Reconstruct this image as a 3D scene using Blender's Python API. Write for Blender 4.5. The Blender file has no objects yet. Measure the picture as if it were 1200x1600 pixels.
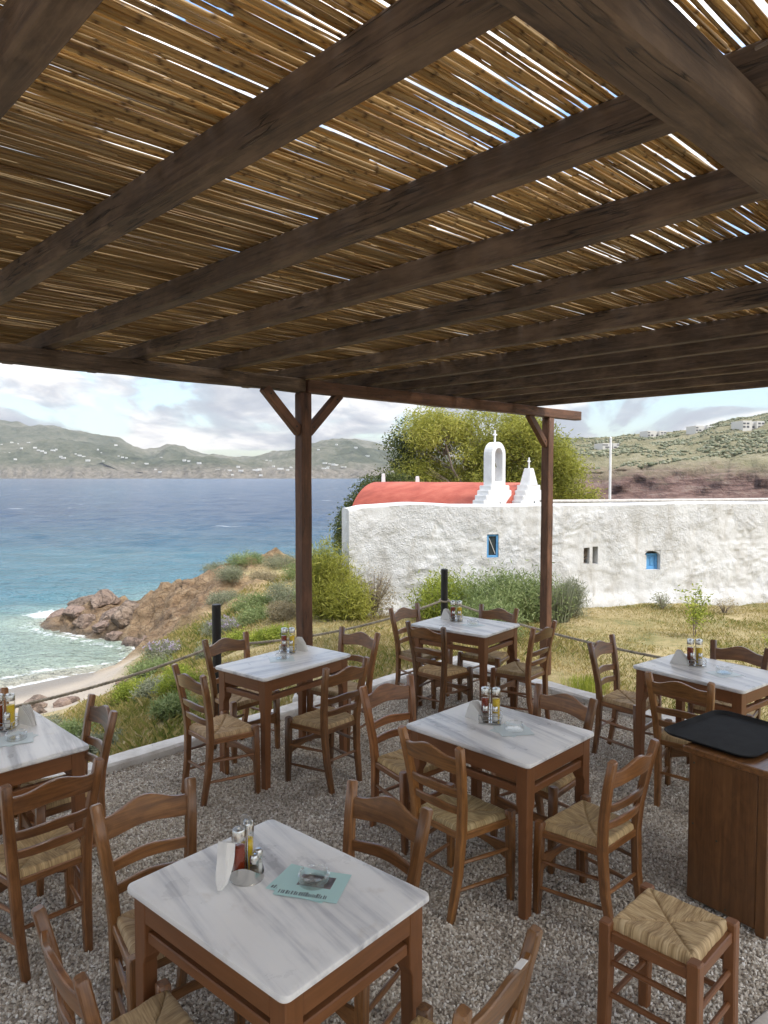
import bpy, bmesh, math, random
import numpy as np
from mathutils import Vector, Matrix

# ------------------------------------------------------------------ camera, sky, sun, exposure
scene = bpy.context.scene
col = scene.collection
random.seed(7)
rng = np.random.default_rng(7)
R = math.radians

cam = bpy.data.cameras.new('camera')
cam_ob = bpy.data.objects.new('camera', cam)
col.objects.link(cam_ob)
cam_ob.location = (0, 0, 2.083)
cam_ob.rotation_euler = (R(90 - 2.786), 0, 0)
cam.sensor_fit = 'AUTO'
cam.sensor_width = 36
cam.lens = 36 * 1130 / 1600
cam.clip_start = 0.05
cam.clip_end = 12000
scene.camera = cam_ob

SUN_EL, SUN_AZ = R(52), R(128)          # azimuth clockwise from +Y
sun_dir = Vector((math.sin(SUN_AZ) * math.cos(SUN_EL), math.cos(SUN_AZ) * math.cos(SUN_EL), math.sin(SUN_EL)))
sun = bpy.data.lights.new('sun', 'SUN')
sun.energy = 0.75
sun.angle = R(10)
sun.color = (1.0, 0.95, 0.88)
sun_ob = bpy.data.objects.new('sun', sun)
col.objects.link(sun_ob)
sun_ob.rotation_euler = sun_dir.to_track_quat('Z', 'Y').to_euler()

scene.view_settings.view_transform = 'Standard'
scene.view_settings.look = 'None'
scene.view_settings.gamma = 1
scene.view_settings.exposure = 2.35
scene.view_settings.use_curve_mapping = False
scene.render.engine = 'CYCLES'
scene.cycles.max_bounces = 10
scene.cycles.diffuse_bounces = 5
scene.cycles.transparent_max_bounces = 16
scene.cycles.volume_bounces = 0


class NT:
    """tiny node-tree builder"""
    def __init__(self, tree):
        self.t = tree
        tree.nodes.clear()

    def n(self, typ, **kw):
        nd = self.t.nodes.new(typ)
        for k, v in kw.items():
            if k.startswith('i_'):
                key = k[2:]
                nd.inputs[int(key) if key.isdigit() else key.replace('_', ' ')].default_value = v
            else:
                setattr(nd, k, v)
        return nd

    def l(self, a, b):
        self.t.links.new(a, b)

    def noise(self, vec, scale, detail=4, rough=0.55, dist=0.0):
        nd = self.n('ShaderNodeTexNoise')
        nd.inputs['Scale'].default_value = scale
        nd.inputs['Detail'].default_value = detail
        nd.inputs['Roughness'].default_value = rough
        nd.inputs['Distortion'].default_value = dist
        if vec is not None:
            self.l(vec, nd.inputs['Vector'])
        return nd.outputs['Fac']

    def ramp(self, fac, stops, interp='LINEAR'):
        nd = self.n('ShaderNodeValToRGB')
        nd.color_ramp.interpolation = interp
        e = nd.color_ramp.elements
        while len(e) < len(stops):
            e.new(0.5)
        for el, (p, c) in zip(e, stops):
            el.position = p
            el.color = (c, c, c, 1) if isinstance(c, (int, float)) else (*c, 1)
        self.l(fac, nd.inputs['Fac'])
        return nd.outputs['Color']

    def math(self, op, a, b=None, c=None, clamp=False):
        nd = self.n('ShaderNodeMath', operation=op)
        nd.use_clamp = clamp
        for i, v in enumerate((a, b, c)):
            if v is None:
                continue
            if isinstance(v, (int, float)):
                nd.inputs[i].default_value = v
            else:
                self.l(v, nd.inputs[i])
        return nd.outputs[0]

    def vmath(self, op, a, b):
        nd = self.n('ShaderNodeVectorMath', operation=op)
        for i, v in enumerate((a, b)):
            if isinstance(v, (tuple, list)):
                nd.inputs[i].default_value = v
            else:
                self.l(v, nd.inputs[i])
        return nd.outputs[0]

    def mix(self, fac, a, b, blend='MIX'):
        nd = self.n('ShaderNodeMix', data_type='RGBA', blend_type=blend)
        for s, v in ((0, fac), (6, a), (7, b)):
            if isinstance(v, (int, float)):
                nd.inputs[s].default_value = v
            elif isinstance(v, (tuple, list)):
                nd.inputs[s].default_value = (*v, 1) if len(v) == 3 else v
            else:
                self.l(v, nd.inputs[s])
        return nd.outputs[2]

    def bump(self, h, strength=0.5, dist=0.01, normal=None):
        nd = self.n('ShaderNodeBump')
        nd.inputs['Strength'].default_value = strength
        nd.inputs['Distance'].default_value = dist
        self.l(h, nd.inputs['Height'])
        if normal is not None:
            self.l(normal, nd.inputs['Normal'])
        return nd.outputs[0]

    def attr(self, name, out='Fac'):
        nd = self.n('ShaderNodeAttribute')
        nd.attribute_name = name
        return nd.outputs[out]


world = bpy.data.worlds.new('World')
scene.world = world
world.use_nodes = True
w = NT(world.node_tree)
sky = w.n('ShaderNodeTexSky', sky_type='NISHITA')
sky.sun_disc = False
sky.sun_elevation = SUN_EL
sky.sun_rotation = SUN_AZ
sky.air_density = 1.2
sky.dust_density = 1.0
gen = w.n('ShaderNodeTexCoord').outputs['Generated']
sep = w.n('ShaderNodeSeparateXYZ')
w.l(gen, sep.inputs[0])
zc = w.math('ADD', w.math('MAXIMUM', sep.outputs['Z'], 0.0), 0.22)
cmb = w.n('ShaderNodeCombineXYZ')
w.l(w.math('DIVIDE', sep.outputs['X'], zc), cmb.inputs[0])
w.l(w.math('DIVIDE', sep.outputs['Y'], zc), cmb.inputs[1])
cv = w.vmath('ADD', w.vmath('MULTIPLY', cmb.outputs[0], (2.0, 1.5, 1.0)), (3.7, 1.9, 0.0))
n_cov = w.noise(cv, 0.75, 9, 0.56, 0.5)
n_shade = w.noise(w.vmath('ADD', cv, (0.16, -0.22, 0.3)), 0.85, 7, 0.55, 0.4)
n_fine = w.noise(cv, 2.6, 9, 0.62, 0.5)
cover = w.ramp(n_cov, [(0.425, 0.0), (0.465, 0.8), (0.53, 1.0)])
shade_f = w.math('ADD', w.math('MULTIPLY', n_shade, 0.62), w.math('MULTIPLY', n_fine, 0.38))
ccol = w.ramp(shade_f, [(0.42, (1.95, 1.87, 1.78)), (0.465, (1.56, 1.53, 1.50)), (0.505, (1.13, 1.15, 1.19)), (0.57, (0.78, 0.83, 0.92))])
skyb = w.mix(1.0, sky.outputs[0], (.28, .305, .335), 'MULTIPLY')
bg = w.n('ShaderNodeBackground')
bg.inputs['Strength'].default_value = 0.1
# overcast skies brighten evenly from the horizon up to the zenith
zen = w.math('ADD', w.math('MULTIPLY', w.math('MAXIMUM', sep.outputs['Z'], 0.0), 2.9), 1.0)
zv = w.n('ShaderNodeCombineXYZ')
for i_ in range(3):
    w.l(zen, zv.inputs[i_])
w.l(w.vmath('MULTIPLY', w.mix(cover, skyb, ccol), zv.outputs[0]), bg.inputs['Color'])
wo = w.n('ShaderNodeOutputWorld')
w.l(bg.outputs[0], wo.inputs['Surface'])

# ------------------------------------------------------------------ constants of the place
SEA = -2.6
U = np.array([-.69, .724])              # along the rafters, towards the sea
V = np.array([.724, .69])               # along the edge beam, towards the church
KC = np.array([.81, 7.98])              # corner of the kerb
DL = np.array([.69, .724])              # seaward kerb, towards its corner
DR = np.array([.625, -.781])            # lawn side kerb, away from the corner


# ------------------------------------------------------------------ numpy noise and terrain
def _hash(ix, iy, iz):
    h = (ix * 374761393 + iy * 668265263 + iz * 2147483647) & 0xFFFFFFFF
    h = ((h ^ (h >> 13)) * 1274126177) & 0xFFFFFFFF
    return ((h ^ (h >> 16)) & 0xFFFF) / 65535.0


def vnoise(x, y, z=None):
    x = np.asarray(x, float); y = np.asarray(y, float)
    z = np.zeros_like(x) if z is None else np.asarray(z, float) + 0 * x
    ix, iy, iz = (np.floor(a).astype(np.int64) for a in (x, y, z))
    fx, fy, fz = x - ix, y - iy, z - iz
    fx, fy, fz = (f * f * (3 - 2 * f) for f in (fx, fy, fz))
    out = 0
    for a in (0, 1):
        for b in (0, 1):
            for c in (0, 1):
                wgt = (fx if a else 1 - fx) * (fy if b else 1 - fy) * (fz if c else 1 - fz)
                out = out + wgt * _hash(ix + a, iy + b, iz + c)
    return out * 2 - 1


def fbm(x, y, z=None, octv=5, gain=0.5, lac=2.03):
    a, s = 1.0, 0
    for i in range(octv):
        f = lac ** i
        s = s + a * vnoise(x * f + 17.3 * i, y * f - 9.1 * i, None if z is None else z * f + 5.7 * i)
        a *= gain
    return s


def ridged(x, y, octv=5, z=None):
    a, s = 1.0, 0
    for i in range(octv):
        f = 2.1 ** i
        s = s + a * (1 - 2 * np.abs(vnoise(x * f + 31 * i, y * f + 11 * i, None if z is None else z * f)))
        a *= 0.5
    return s


TP = np.array([
    # lawn
    (-2.3, 5.0, -.3), (-1.3, 6.1, -.3), (-.5, 7.0, -.3), (.3, 8.3, -.38), (1.0, 8.8, -.42), (2.5, 7.2, -.42), (3.5, 6, -.42),
    (5, 9, -.45), (2, 10.5, -.45), (8, 8, -.45), (12, 9, -.5), (-.6, 13, -.5), (4, 14, -.5), (9, 15.5, -.6), (13, 16, -.7),
    (0, 20, -.5), (5, 22, -.5), (10, 22, -.5), (5, 30, -.9), (14, 24, -.9), (16, 12, -.6), (-.2, 11, -.45),
    # bank
    (-3, 6.3, -.75), (-4.5, 8.5, -1.4), (-2.0, 8.5, -.5), (-1.3, 10, -.46), (-2, 11.2, -.58), (-3.0, 11.0, -1.0), (-2.87, 12.3, -1.0), (-3.5, 9.6, -1.1),
    (-4.2, 12.5, -1.5), (-1.4, 12.2, -.5), (-2.1, 14, -.68), (-3.2, 14.8, -1.1), (-4.9, 15.3, -1.5), (-2, 17, -.8), (-3.2, 16.5, -1.0),
    (-5.3, 13.2, -1.95), (-5.5, 11, -1.75), (-6.5, 8.5, -1.7), (-4.6, 6.5, -1.4),
    # beach
    (-8.8, 15.1, -2.6), (-8.07, 16, -2.6), (-7.18, 16.9, -2.6), (-6.24, 18.6, -2.6), (-7, 14, -2.3), (-6, 15.5, -2.22), (-5.6, 17.3, -2.15),
    (-7.5, 12.3, -2.08), (-9.5, 11.8, -2.2), (-11, 13.5, -2.6), (-12, 10, -2.3), (-14, 11, -2.8),
    (-10, 17, -3.0), (-9, 19, -3.0), (-7.9, 19.4, -2.95), (-14, 18, -3.6), (-14, 26, -4.3), (-20, 20, -4.5), (-18, 34, -5),
    # headland
    (-5.6, 19.2, -1.75), (-5.0, 20.2, -1.15), (-6.3, 21.0, -1.55), (-7.0, 20.5, -2.3), (-7.2, 20.2, -2.65), (-8.26, 20.6, -2.7), (-9.95, 21.9, -2.65), (-11.0, 23.5, -2.7),
    (-9.4, 22.6, -2.3), (-8.3, 22.0, -2.1), (-7.5, 22.5, -1.95), (-9.3, 25.2, -2.8), (-6.9, 25.5, -1.85), (-6.0, 26, -1.4), (-4.7, 26, -.95), (-3.7, 25, -.9),
    (-3.6, 20.4, -.95), (-2.6, 22, -.75), (-1.8, 25, -.7), (-.5, 24, -.6),
    (-7.6, 28, -3.0), (-5, 29.5, -3.0), (-2, 30.5, -3.0), (1.5, 36, -3.2), (10, 40, -3.4), (20, 40, -3.4), (24, 25, -3.2), (22, 12, -1.5), (-5, 36, -4.5), (5, 46, -4.5),
    (40, 30, -5), (40, 60, -6), (-30, 60, -6), (-40, 10, -6), (0, 60, -6),
], float)


def _tps(P):
    d = np.linalg.norm(P[:, None, :2] - P[None, :, :2], axis=2)
    K = np.where(d > 0, d * d * np.log(d + 1e-12), 0) + 0.02 * np.eye(len(P))
    Q = np.c_[np.ones(len(P)), P[:, :2]]
    A = np.block([[K, Q], [Q.T, np.zeros((3, 3))]])
    return np.linalg.solve(A, np.r_[P[:, 2], np.zeros(3)])


TC = _tps(TP)


def smooth(a, b, x):
    t = np.clip((x - a) / (b - a), 0, 1)
    return t * t * (3 - 2 * t)


def seg_dist(x, y, pts):
    best = np.full(np.shape(x), 1e9)
    for (ax, ay), (bx, by) in zip(pts[:-1], pts[1:]):
        dx, dy = bx - ax, by - ay
        t = np.clip(((x - ax) * dx + (y - ay) * dy) / (dx * dx + dy * dy), 0, 1)
        best = np.minimum(best, np.hypot(x - ax - t * dx, y - ay - t * dy))
    return best


def base_h(x, y):
    x = np.asarray(x, float); y = np.asarray(y, float)
    out = TC[-3] + TC[-2] * x + TC[-1] * y
    for (px, py, _), c in zip(TP, TC[:-3]):
        r2 = (x - px) ** 2 + (y - py) ** 2
        out = out + c * 0.5 * r2 * np.log(r2 + 1e-12)
    return np.clip(out, -7, 0.2)


ROCKLINE = [(-10.9, 23.0), (-9.2, 22.4), (-7.6, 21.6), (-6.4, 20.6), (-5.6, 19.7), (-5.2, 18.3)]


def rockiness(x, y):
    d = seg_dist(x, y, ROCKLINE)
    m = 1 - smooth(1.0, 2.3, d + 0.5 * fbm(x * .9, y * .9, octv=3))
    top = (1 - smooth(.6, 1.8, seg_dist(x, y, [(-7.2, 25.8), (-6.0, 26.0), (-4.7, 26.0), (-5.2, 23), (-6.2, 22)]))) * smooth(-.25, .3, fbm(x * .8 + 4, y * .8, octv=3))
    return np.clip(np.maximum(m, top), 0, 1)


def inside_terrace(x, y, grow=0.0):
    nl = np.array([-DL[1], DL[0]]); nr = np.array([-DR[1], DR[0]])
    return (((x - KC[0]) * nl[0] + (y - KC[1]) * nl[1]) < grow) & (((x - KC[0]) * nr[0] + (y - KC[1]) * nr[1]) < grow)


def ground_h(x, y):
    z = base_h(x, y)
    rk = rockiness(x, y)
    land = smooth(-3.1, -2.3, z)
    z = z + rk * land * (0.26 * ridged(x * .75, y * .75, 5) + 0.085 * ridged(x * 2.6 + y, y * 2.6, 4))
    sand = smooth(-1.75, -2.1, z) * (1 - rk)
    z = z + (1 - sand) * 0.06 * fbm(x * .8, y * .8, octv=5) * smooth(-2.4, -1.9, z) + sand * .015 * fbm(x * .7, y * .7, octv=3)
    z = np.where(inside_terrace(x, y, .1), np.minimum(z, -.25), z)
    return z


# ------------------------------------------------------------------ mesh helpers
def link(name, me, mat=None, parent=None):
    o = bpy.data.objects.new(name, me)
    col.objects.link(o)
    if mat is not None:
        me.materials.clear()
        me.materials.append(mat)
    if parent is not None:
        o.parent = parent
    return o


def np_mesh(name, verts, faces, smooth_=False):
    me = bpy.data.meshes.new(name)
    verts = np.asarray(verts, np.float32)
    faces = np.asarray(faces, np.int32)
    k = faces.shape[1]
    me.vertices.add(len(verts)); me.vertices.foreach_set('co', verts.ravel())
    me.loops.add(faces.size); me.loops.foreach_set('vertex_index', faces.ravel())
    me.polygons.add(len(faces)); me.polygons.foreach_set('loop_start', np.arange(0, faces.size, k, dtype=np.int32))
    if smooth_:
        me.polygons.foreach_set('use_smooth', np.ones(len(faces), bool))
    me.update(calc_edges=True)
    return me


def add_attr(me, name, vals):
    vals = np.asarray(vals, np.float32)
    if vals.ndim == 1:
        a = me.attributes.new(name, 'FLOAT', 'POINT'); a.data.foreach_set('value', vals)
    else:
        a = me.attributes.new(name, 'FLOAT_VECTOR', 'POINT'); a.data.foreach_set('vector', vals.ravel())


def grid_faces(nx, ny, keep=None):
    i, j = np.meshgrid(np.arange(nx - 1), np.arange(ny - 1), indexing='ij')
    a = i * ny + j
    f = np.stack([a, a + ny, a + ny + 1, a + 1], -1).reshape(-1, 4)
    return f if keep is None else f[keep.reshape(-1)]


class MB:
    """collects verts and faces, with a 'grain' vector that runs along each piece"""
    def __init__(self):
        self.v, self.f, self.g = [], [], []

    def raw(self, v, f, g=None):
        b = len(self.v)
        self.v += [tuple(p) for p in v]
        self.f += [tuple(b + i for i in q) for q in f]
        if g is None:
            g = [tuple(p) for p in v]
        self.g += list(g)

    def sweep(self, pts, sizes, up=(0, 0, 1), ch=0.004, closed_caps=True, sides=None, end_ch=True):
        """rectangular (chamfered) or round sweep along pts; sizes = (w, h) per station; up gives the h direction"""
        pts = [Vector(p) for p in pts]
        if not isinstance(sizes, list):
            sizes = [sizes] * len(pts)
        P, S = list(pts), list(sizes)
        if end_ch:
            e = min(ch * 1.2, 0.3 * (pts[1] - pts[0]).length)
            s0, s1 = S[0], S[-1]
            d0 = (pts[1] - pts[0]).normalized(); d1 = (pts[-1] - pts[-2]).normalized()
            c = 2 * ch * .8
            P = [pts[0], pts[0] + d0 * e] + pts[1:-1] + [pts[-1] - d1 * e, pts[-1]]
            S = [(s0[0] - c, s0[1] - c), s0] + S[1:-1] + [s1, (s1[0] - c, s1[1] - c)]
        up = Vector(up)
        rings, gr = [], []
        off = random.random() * 20
        L = 0
        for i, p in enumerate(P):
            if i:
                L += (p - P[i - 1]).length
            t = (P[min(i + 1, len(P) - 1)] - P[max(i - 1, 0)]).normalized()
            side = t.cross(up)
            if side.length < 1e-6:
                side = Vector((1, 0, 0))
            side.normalize()
            u2 = side.cross(t).normalized()
            wd, ht = S[i]
            if sides:
                prof = [(wd / 2 * math.cos(2 * math.pi * k / sides), ht / 2 * math.sin(2 * math.pi * k / sides)) for k in range(sides)]
            else:
                a, b = wd / 2, ht / 2
                c = min(ch, a * .6, b * .6)
                prof = [(a, -b + c), (a, b - c), (a - c, b), (-a + c, b), (-a, b - c), (-a, -b + c), (-a + c, -b), (a - c, -b)]
            for q in prof:
                rings.append(p + side * q[0] + u2 * q[1])
                gr.append((L + off, q[0] + off, q[1] + off))
        n = len(prof)
        F = []
        for i in range(len(P) - 1):
            for k in range(n):
                k2 = (k + 1) % n
                F.append((i * n + k, i * n + k2, (i + 1) * n + k2, (i + 1) * n + k))
        F.append(tuple(range(n - 1, -1, -1)))
        F.append(tuple((len(P) - 1) * n + k for k in range(n)))
        self.raw(rings, F, gr)
        return self

    def bar(self, a, b, w_, h, up=(0, 0, 1), ch=0.004):
        return self.sweep([a, b], (w_, h), up, ch)

    def box(self, lo, hi, ch=0.004):
        lo, hi = Vector(lo), Vector(hi)
        d = hi - lo
        c = (lo + hi) / 2
        ax = max(range(3), key=lambda i: d[i])
        a, b = c.copy(), c.copy()
        a[ax], b[ax] = lo[ax], hi[ax]
        up = (0, 0, 1) if ax != 2 else (0, 1, 0)
        if ax == 0:
            s = (d.y, d.z)
        elif ax == 1:
            s = (d.x, d.z)
        else:
            s = (d.x, d.y)
        return self.sweep([a, b], s, up, ch)

    def lathe(self, prof, n=20, c=(0, 0, 0), closed=False):
        v, f, g = [], [], []
        for (r, z) in prof:
            for k in range(n):
                a = 2 * math.pi * k / n
                v.append((c[0] + r * math.cos(a), c[1] + r * math.sin(a), c[2] + z))
        m = len(prof)
        for i in range(m - 1 if not closed else m):
            j = (i + 1) % m
            for k in range(n):
                k2 = (k + 1) % n
                f.append((i * n + k, i * n + k2, j * n + k2, j * n + k))
        if not closed:
            if prof[0][0] > 1e-5:
                f.append(tuple(range(n - 1, -1, -1)))
            if prof[-1][0] > 1e-5:
                f.append(tuple((m - 1) * n + k for k in range(n)))
        self.raw(v, f)
        return self

    def prism(self, poly, axis_vec, origin=(0, 0, 0), xdir=(1, 0, 0), zdir=(0, 0, 1)):
        """extrude a 2D polygon (x along xdir, y along zdir) by axis_vec"""
        o, X, Z, A = Vector(origin), Vector(xdir), Vector(zdir), Vector(axis_vec)
        n = len(poly)
        v = [o + X * p[0] + Z * p[1] for p in poly] + [o + X * p[0] + Z * p[1] + A for p in poly]
        f = [tuple(range(n)), tuple(range(2 * n - 1, n - 1, -1))]
        f += [((k + 1) % n, k, n + k, n + (k + 1) % n) for k in range(n)]
        self.raw(v, f)
        return self

    def build(self, name, mat=None, parent=None, smooth_=False, bevel=0):
        me = bpy.data.meshes.new(name)
        me.from_pydata(self.v, [], self.f)
        add_attr(me, 'grain', np.array(self.g, np.float32).reshape(-1, 3))
        bm = bmesh.new(); bm.from_mesh(me)
        bmesh.ops.recalc_face_normals(bm, faces=bm.faces)
        if bevel:
            bmesh.ops.bevel(bm, geom=[e for e in bm.edges if len(e.link_faces) == 2 and e.calc_face_angle(0) > .6], offset=bevel, segments=2, affect='EDGES')
        bm.to_mesh(me); bm.free()
        if smooth_:
            for p in me.polygons:
                p.use_smooth = True
            me.set_sharp_from_angle(angle=R(38)) if hasattr(me, 'set_sharp_from_angle') else None
        return link(name, me, mat, parent)


def empty(name, loc=(0, 0, 0), rz=0.0):
    o = bpy.data.objects.new(name, None)
    col.objects.link(o)
    o.location = loc
    o.rotation_euler = (0, 0, rz)
    o.empty_display_size = 0.1
    return o


def tag(o, label=None, cat=None, group=None, kind=None):
    if label: o['label'] = label
    if cat: o['category'] = cat
    if group: o['group'] = group
    if kind: o['kind'] = kind
    return o


def copy_tree(o, kids, parent=None):
    c = o.copy(); col.objects.link(c)
    if parent is not None:
        c.parent = parent
    for ch in kids.get(o.name, []):
        copy_tree(ch, kids, c)
    return c


def kids_of(root):
    out = {}
    stack = [root]
    while stack:
        o = stack.pop()
        cs = list(o.children)
        if cs:
            out[o.name] = cs
            stack += cs
    return out


# ------------------------------------------------------------------ materials
def new_mat(name):
    m = bpy.data.materials.new(name)
    m.use_nodes = True
    t = NT(m.node_tree)
    out = t.n('ShaderNodeOutputMaterial')
    b = t.n('ShaderNodeBsdfPrincipled')
    t.l(b.outputs[0], out.inputs['Surface'])
    t.b, t.out = b, out
    return m, t


def wood(name, dark, light, rough=0.45, scale=1.0, bump=0.25, var=0.35, coat=0.0, crack=0.0):
    m, t = new_mat(name)
    g = t.attr('grain', 'Vector')
    rnd = t.n('ShaderNodeObjectInfo').outputs['Random']
    cx = t.n('ShaderNodeCombineXYZ')
    t.l(t.math('MULTIPLY', rnd, 13.0), cx.inputs[0]); t.l(t.math('MULTIPLY', rnd, 7.0), cx.inputs[1])
    g = t.vmath('ADD', g, cx.outputs[0])
    s = t.vmath('MULTIPLY', g, (3.0 * scale, 70 * scale, 70 * scale))
    n1 = t.noise(s, 1.0, 6, 0.6, 0.8)
    n2 = t.noise(t.vmath('MULTIPLY', g, (7, 18, 18)), 1.0, 4, 0.6, 1.5)
    f = t.math('ADD', t.math('MULTIPLY', n1, .6), t.math('MULTIPLY', n2, .4))
    c = t.ramp(f, [(0.30, dark), (0.52, tuple((a + b) / 2 for a, b in zip(dark, light))), (0.70, light)])
    if crack:
        ck = t.noise(t.vmath('MULTIPLY', g, (1.3, 26, 26)), 1.0, 3, .5, .5)
        cr = t.ramp(ck, [(.478, 0.0), (.5, 1.0), (.522, 0.0)])
        cm = t.math('MULTIPLY', t.math('MULTIPLY', cr, t.ramp(t.noise(t.vmath('MULTIPLY', g, (2.2, 4, 4)), 1.0, 2, .5), [(.46, 0.0), (.56, 1.0)])), crack)
        c = t.mix(cm, c, tuple(x * .25 for x in dark))
        wn = t.noise(t.vmath('MULTIPLY', g, (3, 9, 9)), 1.0, 5, .65)
        c = t.mix(t.ramp(wn, [(.48, 0.0), (.66, .55)]), c, tuple(x * 1.35 for x in light))
        n1 = t.math('SUBTRACT', n1, t.math('MULTIPLY', cm, 1.2))
    br = t.math('ADD', t.math('MULTIPLY', rnd, var), 1 - var / 2)
    hsv = t.n('ShaderNodeHueSaturation')
    t.l(c, hsv.inputs['Color']); t.l(br, hsv.inputs['Value'])
    oc_ = t.n('ShaderNodeObjectInfo').outputs['Color']
    t.l(t.mix(1.0, hsv.outputs[0], oc_, 'MULTIPLY'), t.b.inputs['Base Color'])
    t.l(t.math('ADD', t.math('MULTIPLY', n2, .3), rough - .15), t.b.inputs['Roughness'])
    t.b.inputs['Coat Weight'].default_value = coat
    t.b.inputs['Coat Roughness'].default_value = .25
    t.l(t.bump(n1, bump, .0035 if crack else .0015), t.b.inputs['Normal'])
    return m


M = {}
M['chair_wood'] = wood('chair_wood', (.085, .033, .011), (.36, .160, .052), .36, 1, .3, .6, .4)
M['table_wood'] = wood('painted_table_wood', (.165, .064, .022), (.25, .102, .038), .45, .8, .15, .12)
M['beam_wood'] = wood('weathered_beam_wood', (.036, .020, .010), (.165, .108, .066), .8, .75, 1.0, .3, 0, .9)
M['post_wood'] = wood('post_wood', (.055, .023, .010), (.165, .076, .040), .65, .7, .8, .15, 0, .8)
M['cabinet_wood'] = wood('cabinet_wood', (.075, .031, .011), (.22, .098, .033), .42, .5, .25, .12, .1)

m, t = new_mat('reed'); M['reed'] = m
rn = t.attr('rnd'); oi = t.n('ShaderNodeObjectInfo').outputs['Random']
rr = t.math('FRACT', t.math('ADD', rn, oi))
g = t.attr('grain', 'Vector')
nf = t.noise(t.vmath('MULTIPLY', g, (5, 160, 160)), 1, 4, .6)
c = t.ramp(rr, [(0, (.44, .28, .105)), (.35, (.58, .40, .165)), (.7, (.65, .47, .215)), (.93, (.69, .53, .28)), (1, (.34, .20, .08))])
c = t.mix(t.math('MULTIPLY', nf, .45), c, (.30, .17, .065))
c = t.mix(t.math('MULTIPLY', t.attr('node'), .75), c, (.10, .05, .02))
t.l(c, t.b.inputs['Base Color'])
t.b.inputs['Roughness'].default_value = .5
tr = t.n('ShaderNodeBsdfTranslucent'); t.l(c, tr.inputs[0])
mx = t.n('ShaderNodeMixShader'); mx.inputs[0].default_value = .5
t.l(t.b.outputs[0], mx.inputs[1]); t.l(tr.outputs[0], mx.inputs[2]); t.l(mx.outputs[0], t.out.inputs['Surface'])

m, t = new_mat('marble'); M['marble'] = m
oc = t.n('ShaderNodeTexCoord').outputs['Object']; oi = t.n('ShaderNodeObjectInfo').outputs['Random']
cx = t.n('ShaderNodeCombineXYZ')
t.l(t.math('MULTIPLY', oi, 31.0), cx.inputs[0]); t.l(t.math('MULTIPLY', oi, 17.0), cx.inputs[1])
vv = t.vmath('ADD', oc, cx.outputs[0])
rot = t.n('ShaderNodeVectorRotate', rotation_type='Z_AXIS'); rot.inputs['Angle'].default_value = R(13)
t.l(vv, rot.inputs['Vector'])
vs = t.vmath('MULTIPLY', rot.outputs[0], (.9, 9.5, 9.5))
n1 = t.noise(vs, 1.0, 8, .60, .35)
n2 = t.noise(t.vmath('MULTIPLY', rot.outputs[0], (1.8, 34, 34)), 1.0, 6, .6, .3)
n3 = t.noise(vv, 5.0, 6, .6)
f = t.math('ADD', t.math('MULTIPLY', n1, .58), t.math('ADD', t.math('MULTIPLY', n2, .24), t.math('MULTIPLY', n3, .18)))
c = t.ramp(f, [(.38, (.43, .43, .44)), (.445, (.62, .62, .625)), (.49, (.78, .775, .76)), (.54, (.87, .86, .835)), (.66, (.90, .89, .855))])
st = t.ramp(t.noise(vv, 9, 5, .6), [(.62, 0.0), (.75, .35)])
c = t.mix(st, c, (.52, .45, .36))
t.l(c, t.b.inputs['Base Color'])
t.l(t.math('ADD', t.math('MULTIPLY', n3, .25), .18), t.b.inputs['Roughness'])
t.l(t.bump(t.noise(vv, 60, 4, .6), .05, .002), t.b.inputs['Normal'])

m, t = new_mat('rush'); M['rush'] = m
oi = t.n('ShaderNodeObjectInfo').outputs['Random']
g = t.attr('grain', 'Vector')
cx = t.n('ShaderNodeCombineXYZ'); t.l(t.math('MULTIPLY', oi, 50.0), cx.inputs[0])
g2 = t.vmath('ADD', g, cx.outputs[0])
n1 = t.noise(t.vmath('MULTIPLY', g2, (150, 9, 1)), 1, 3, .6)
n2 = t.noise(t.vmath('MULTIPLY', g2, (28, 6, 1)), 1, 4, .6)
f = t.math('ADD', t.math('MULTIPLY', n1, .55), t.math('MULTIPLY', n2, .45))
c = t.ramp(f, [(.30, (.13, .075, .03)), (.42, (.33, .215, .10)), (.53, (.52, .37, .19)), (.66, (.72, .56, .33))])
c = t.mix(t.math('MULTIPLY', oi, .35), c, (.33, .27, .17))
t.l(t.mix(1.0, c, t.n('ShaderNodeObjectInfo').outputs['Color'], 'MULTIPLY'), t.b.inputs['Base Color']); t.b.inputs['Roughness'].default_value = .7
t.l(t.bump(n1, .5, .002), t.b.inputs['Normal'])

m, t = new_mat('pebbles'); M['pebble'] = m
oi = t.n('ShaderNodeObjectInfo').outputs['Random']
c = t.ramp(oi, [(0, (.27, .23, .18)), (.15, (.40, .345, .275)), (.42, (.55, .495, .42)), (.72, (.65, .60, .525)), (.9, (.74, .70, .635)), (.97, (.84, .82, .77)), (1, (.87, .85, .81))])
nn = t.noise(t.n('ShaderNodeTexCoord').outputs['Object'], 1.2, 3, .6)
hs = t.n('ShaderNodeHueSaturation'); t.l(c, hs.inputs['Color']); pn = t.noise(t.n('ShaderNodeNewGeometry').outputs['Position'], 1.6, 4, .6)
t.l(t.math('MULTIPLY', t.math('ADD', t.math('MULTIPLY', nn, .5), .75), t.math('ADD', t.math('MULTIPLY', pn, .9), .55)), hs.inputs['Value'])
t.l(hs.outputs[0], t.b.inputs['Base Color']); t.b.inputs['Roughness'].default_value = .8

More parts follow.
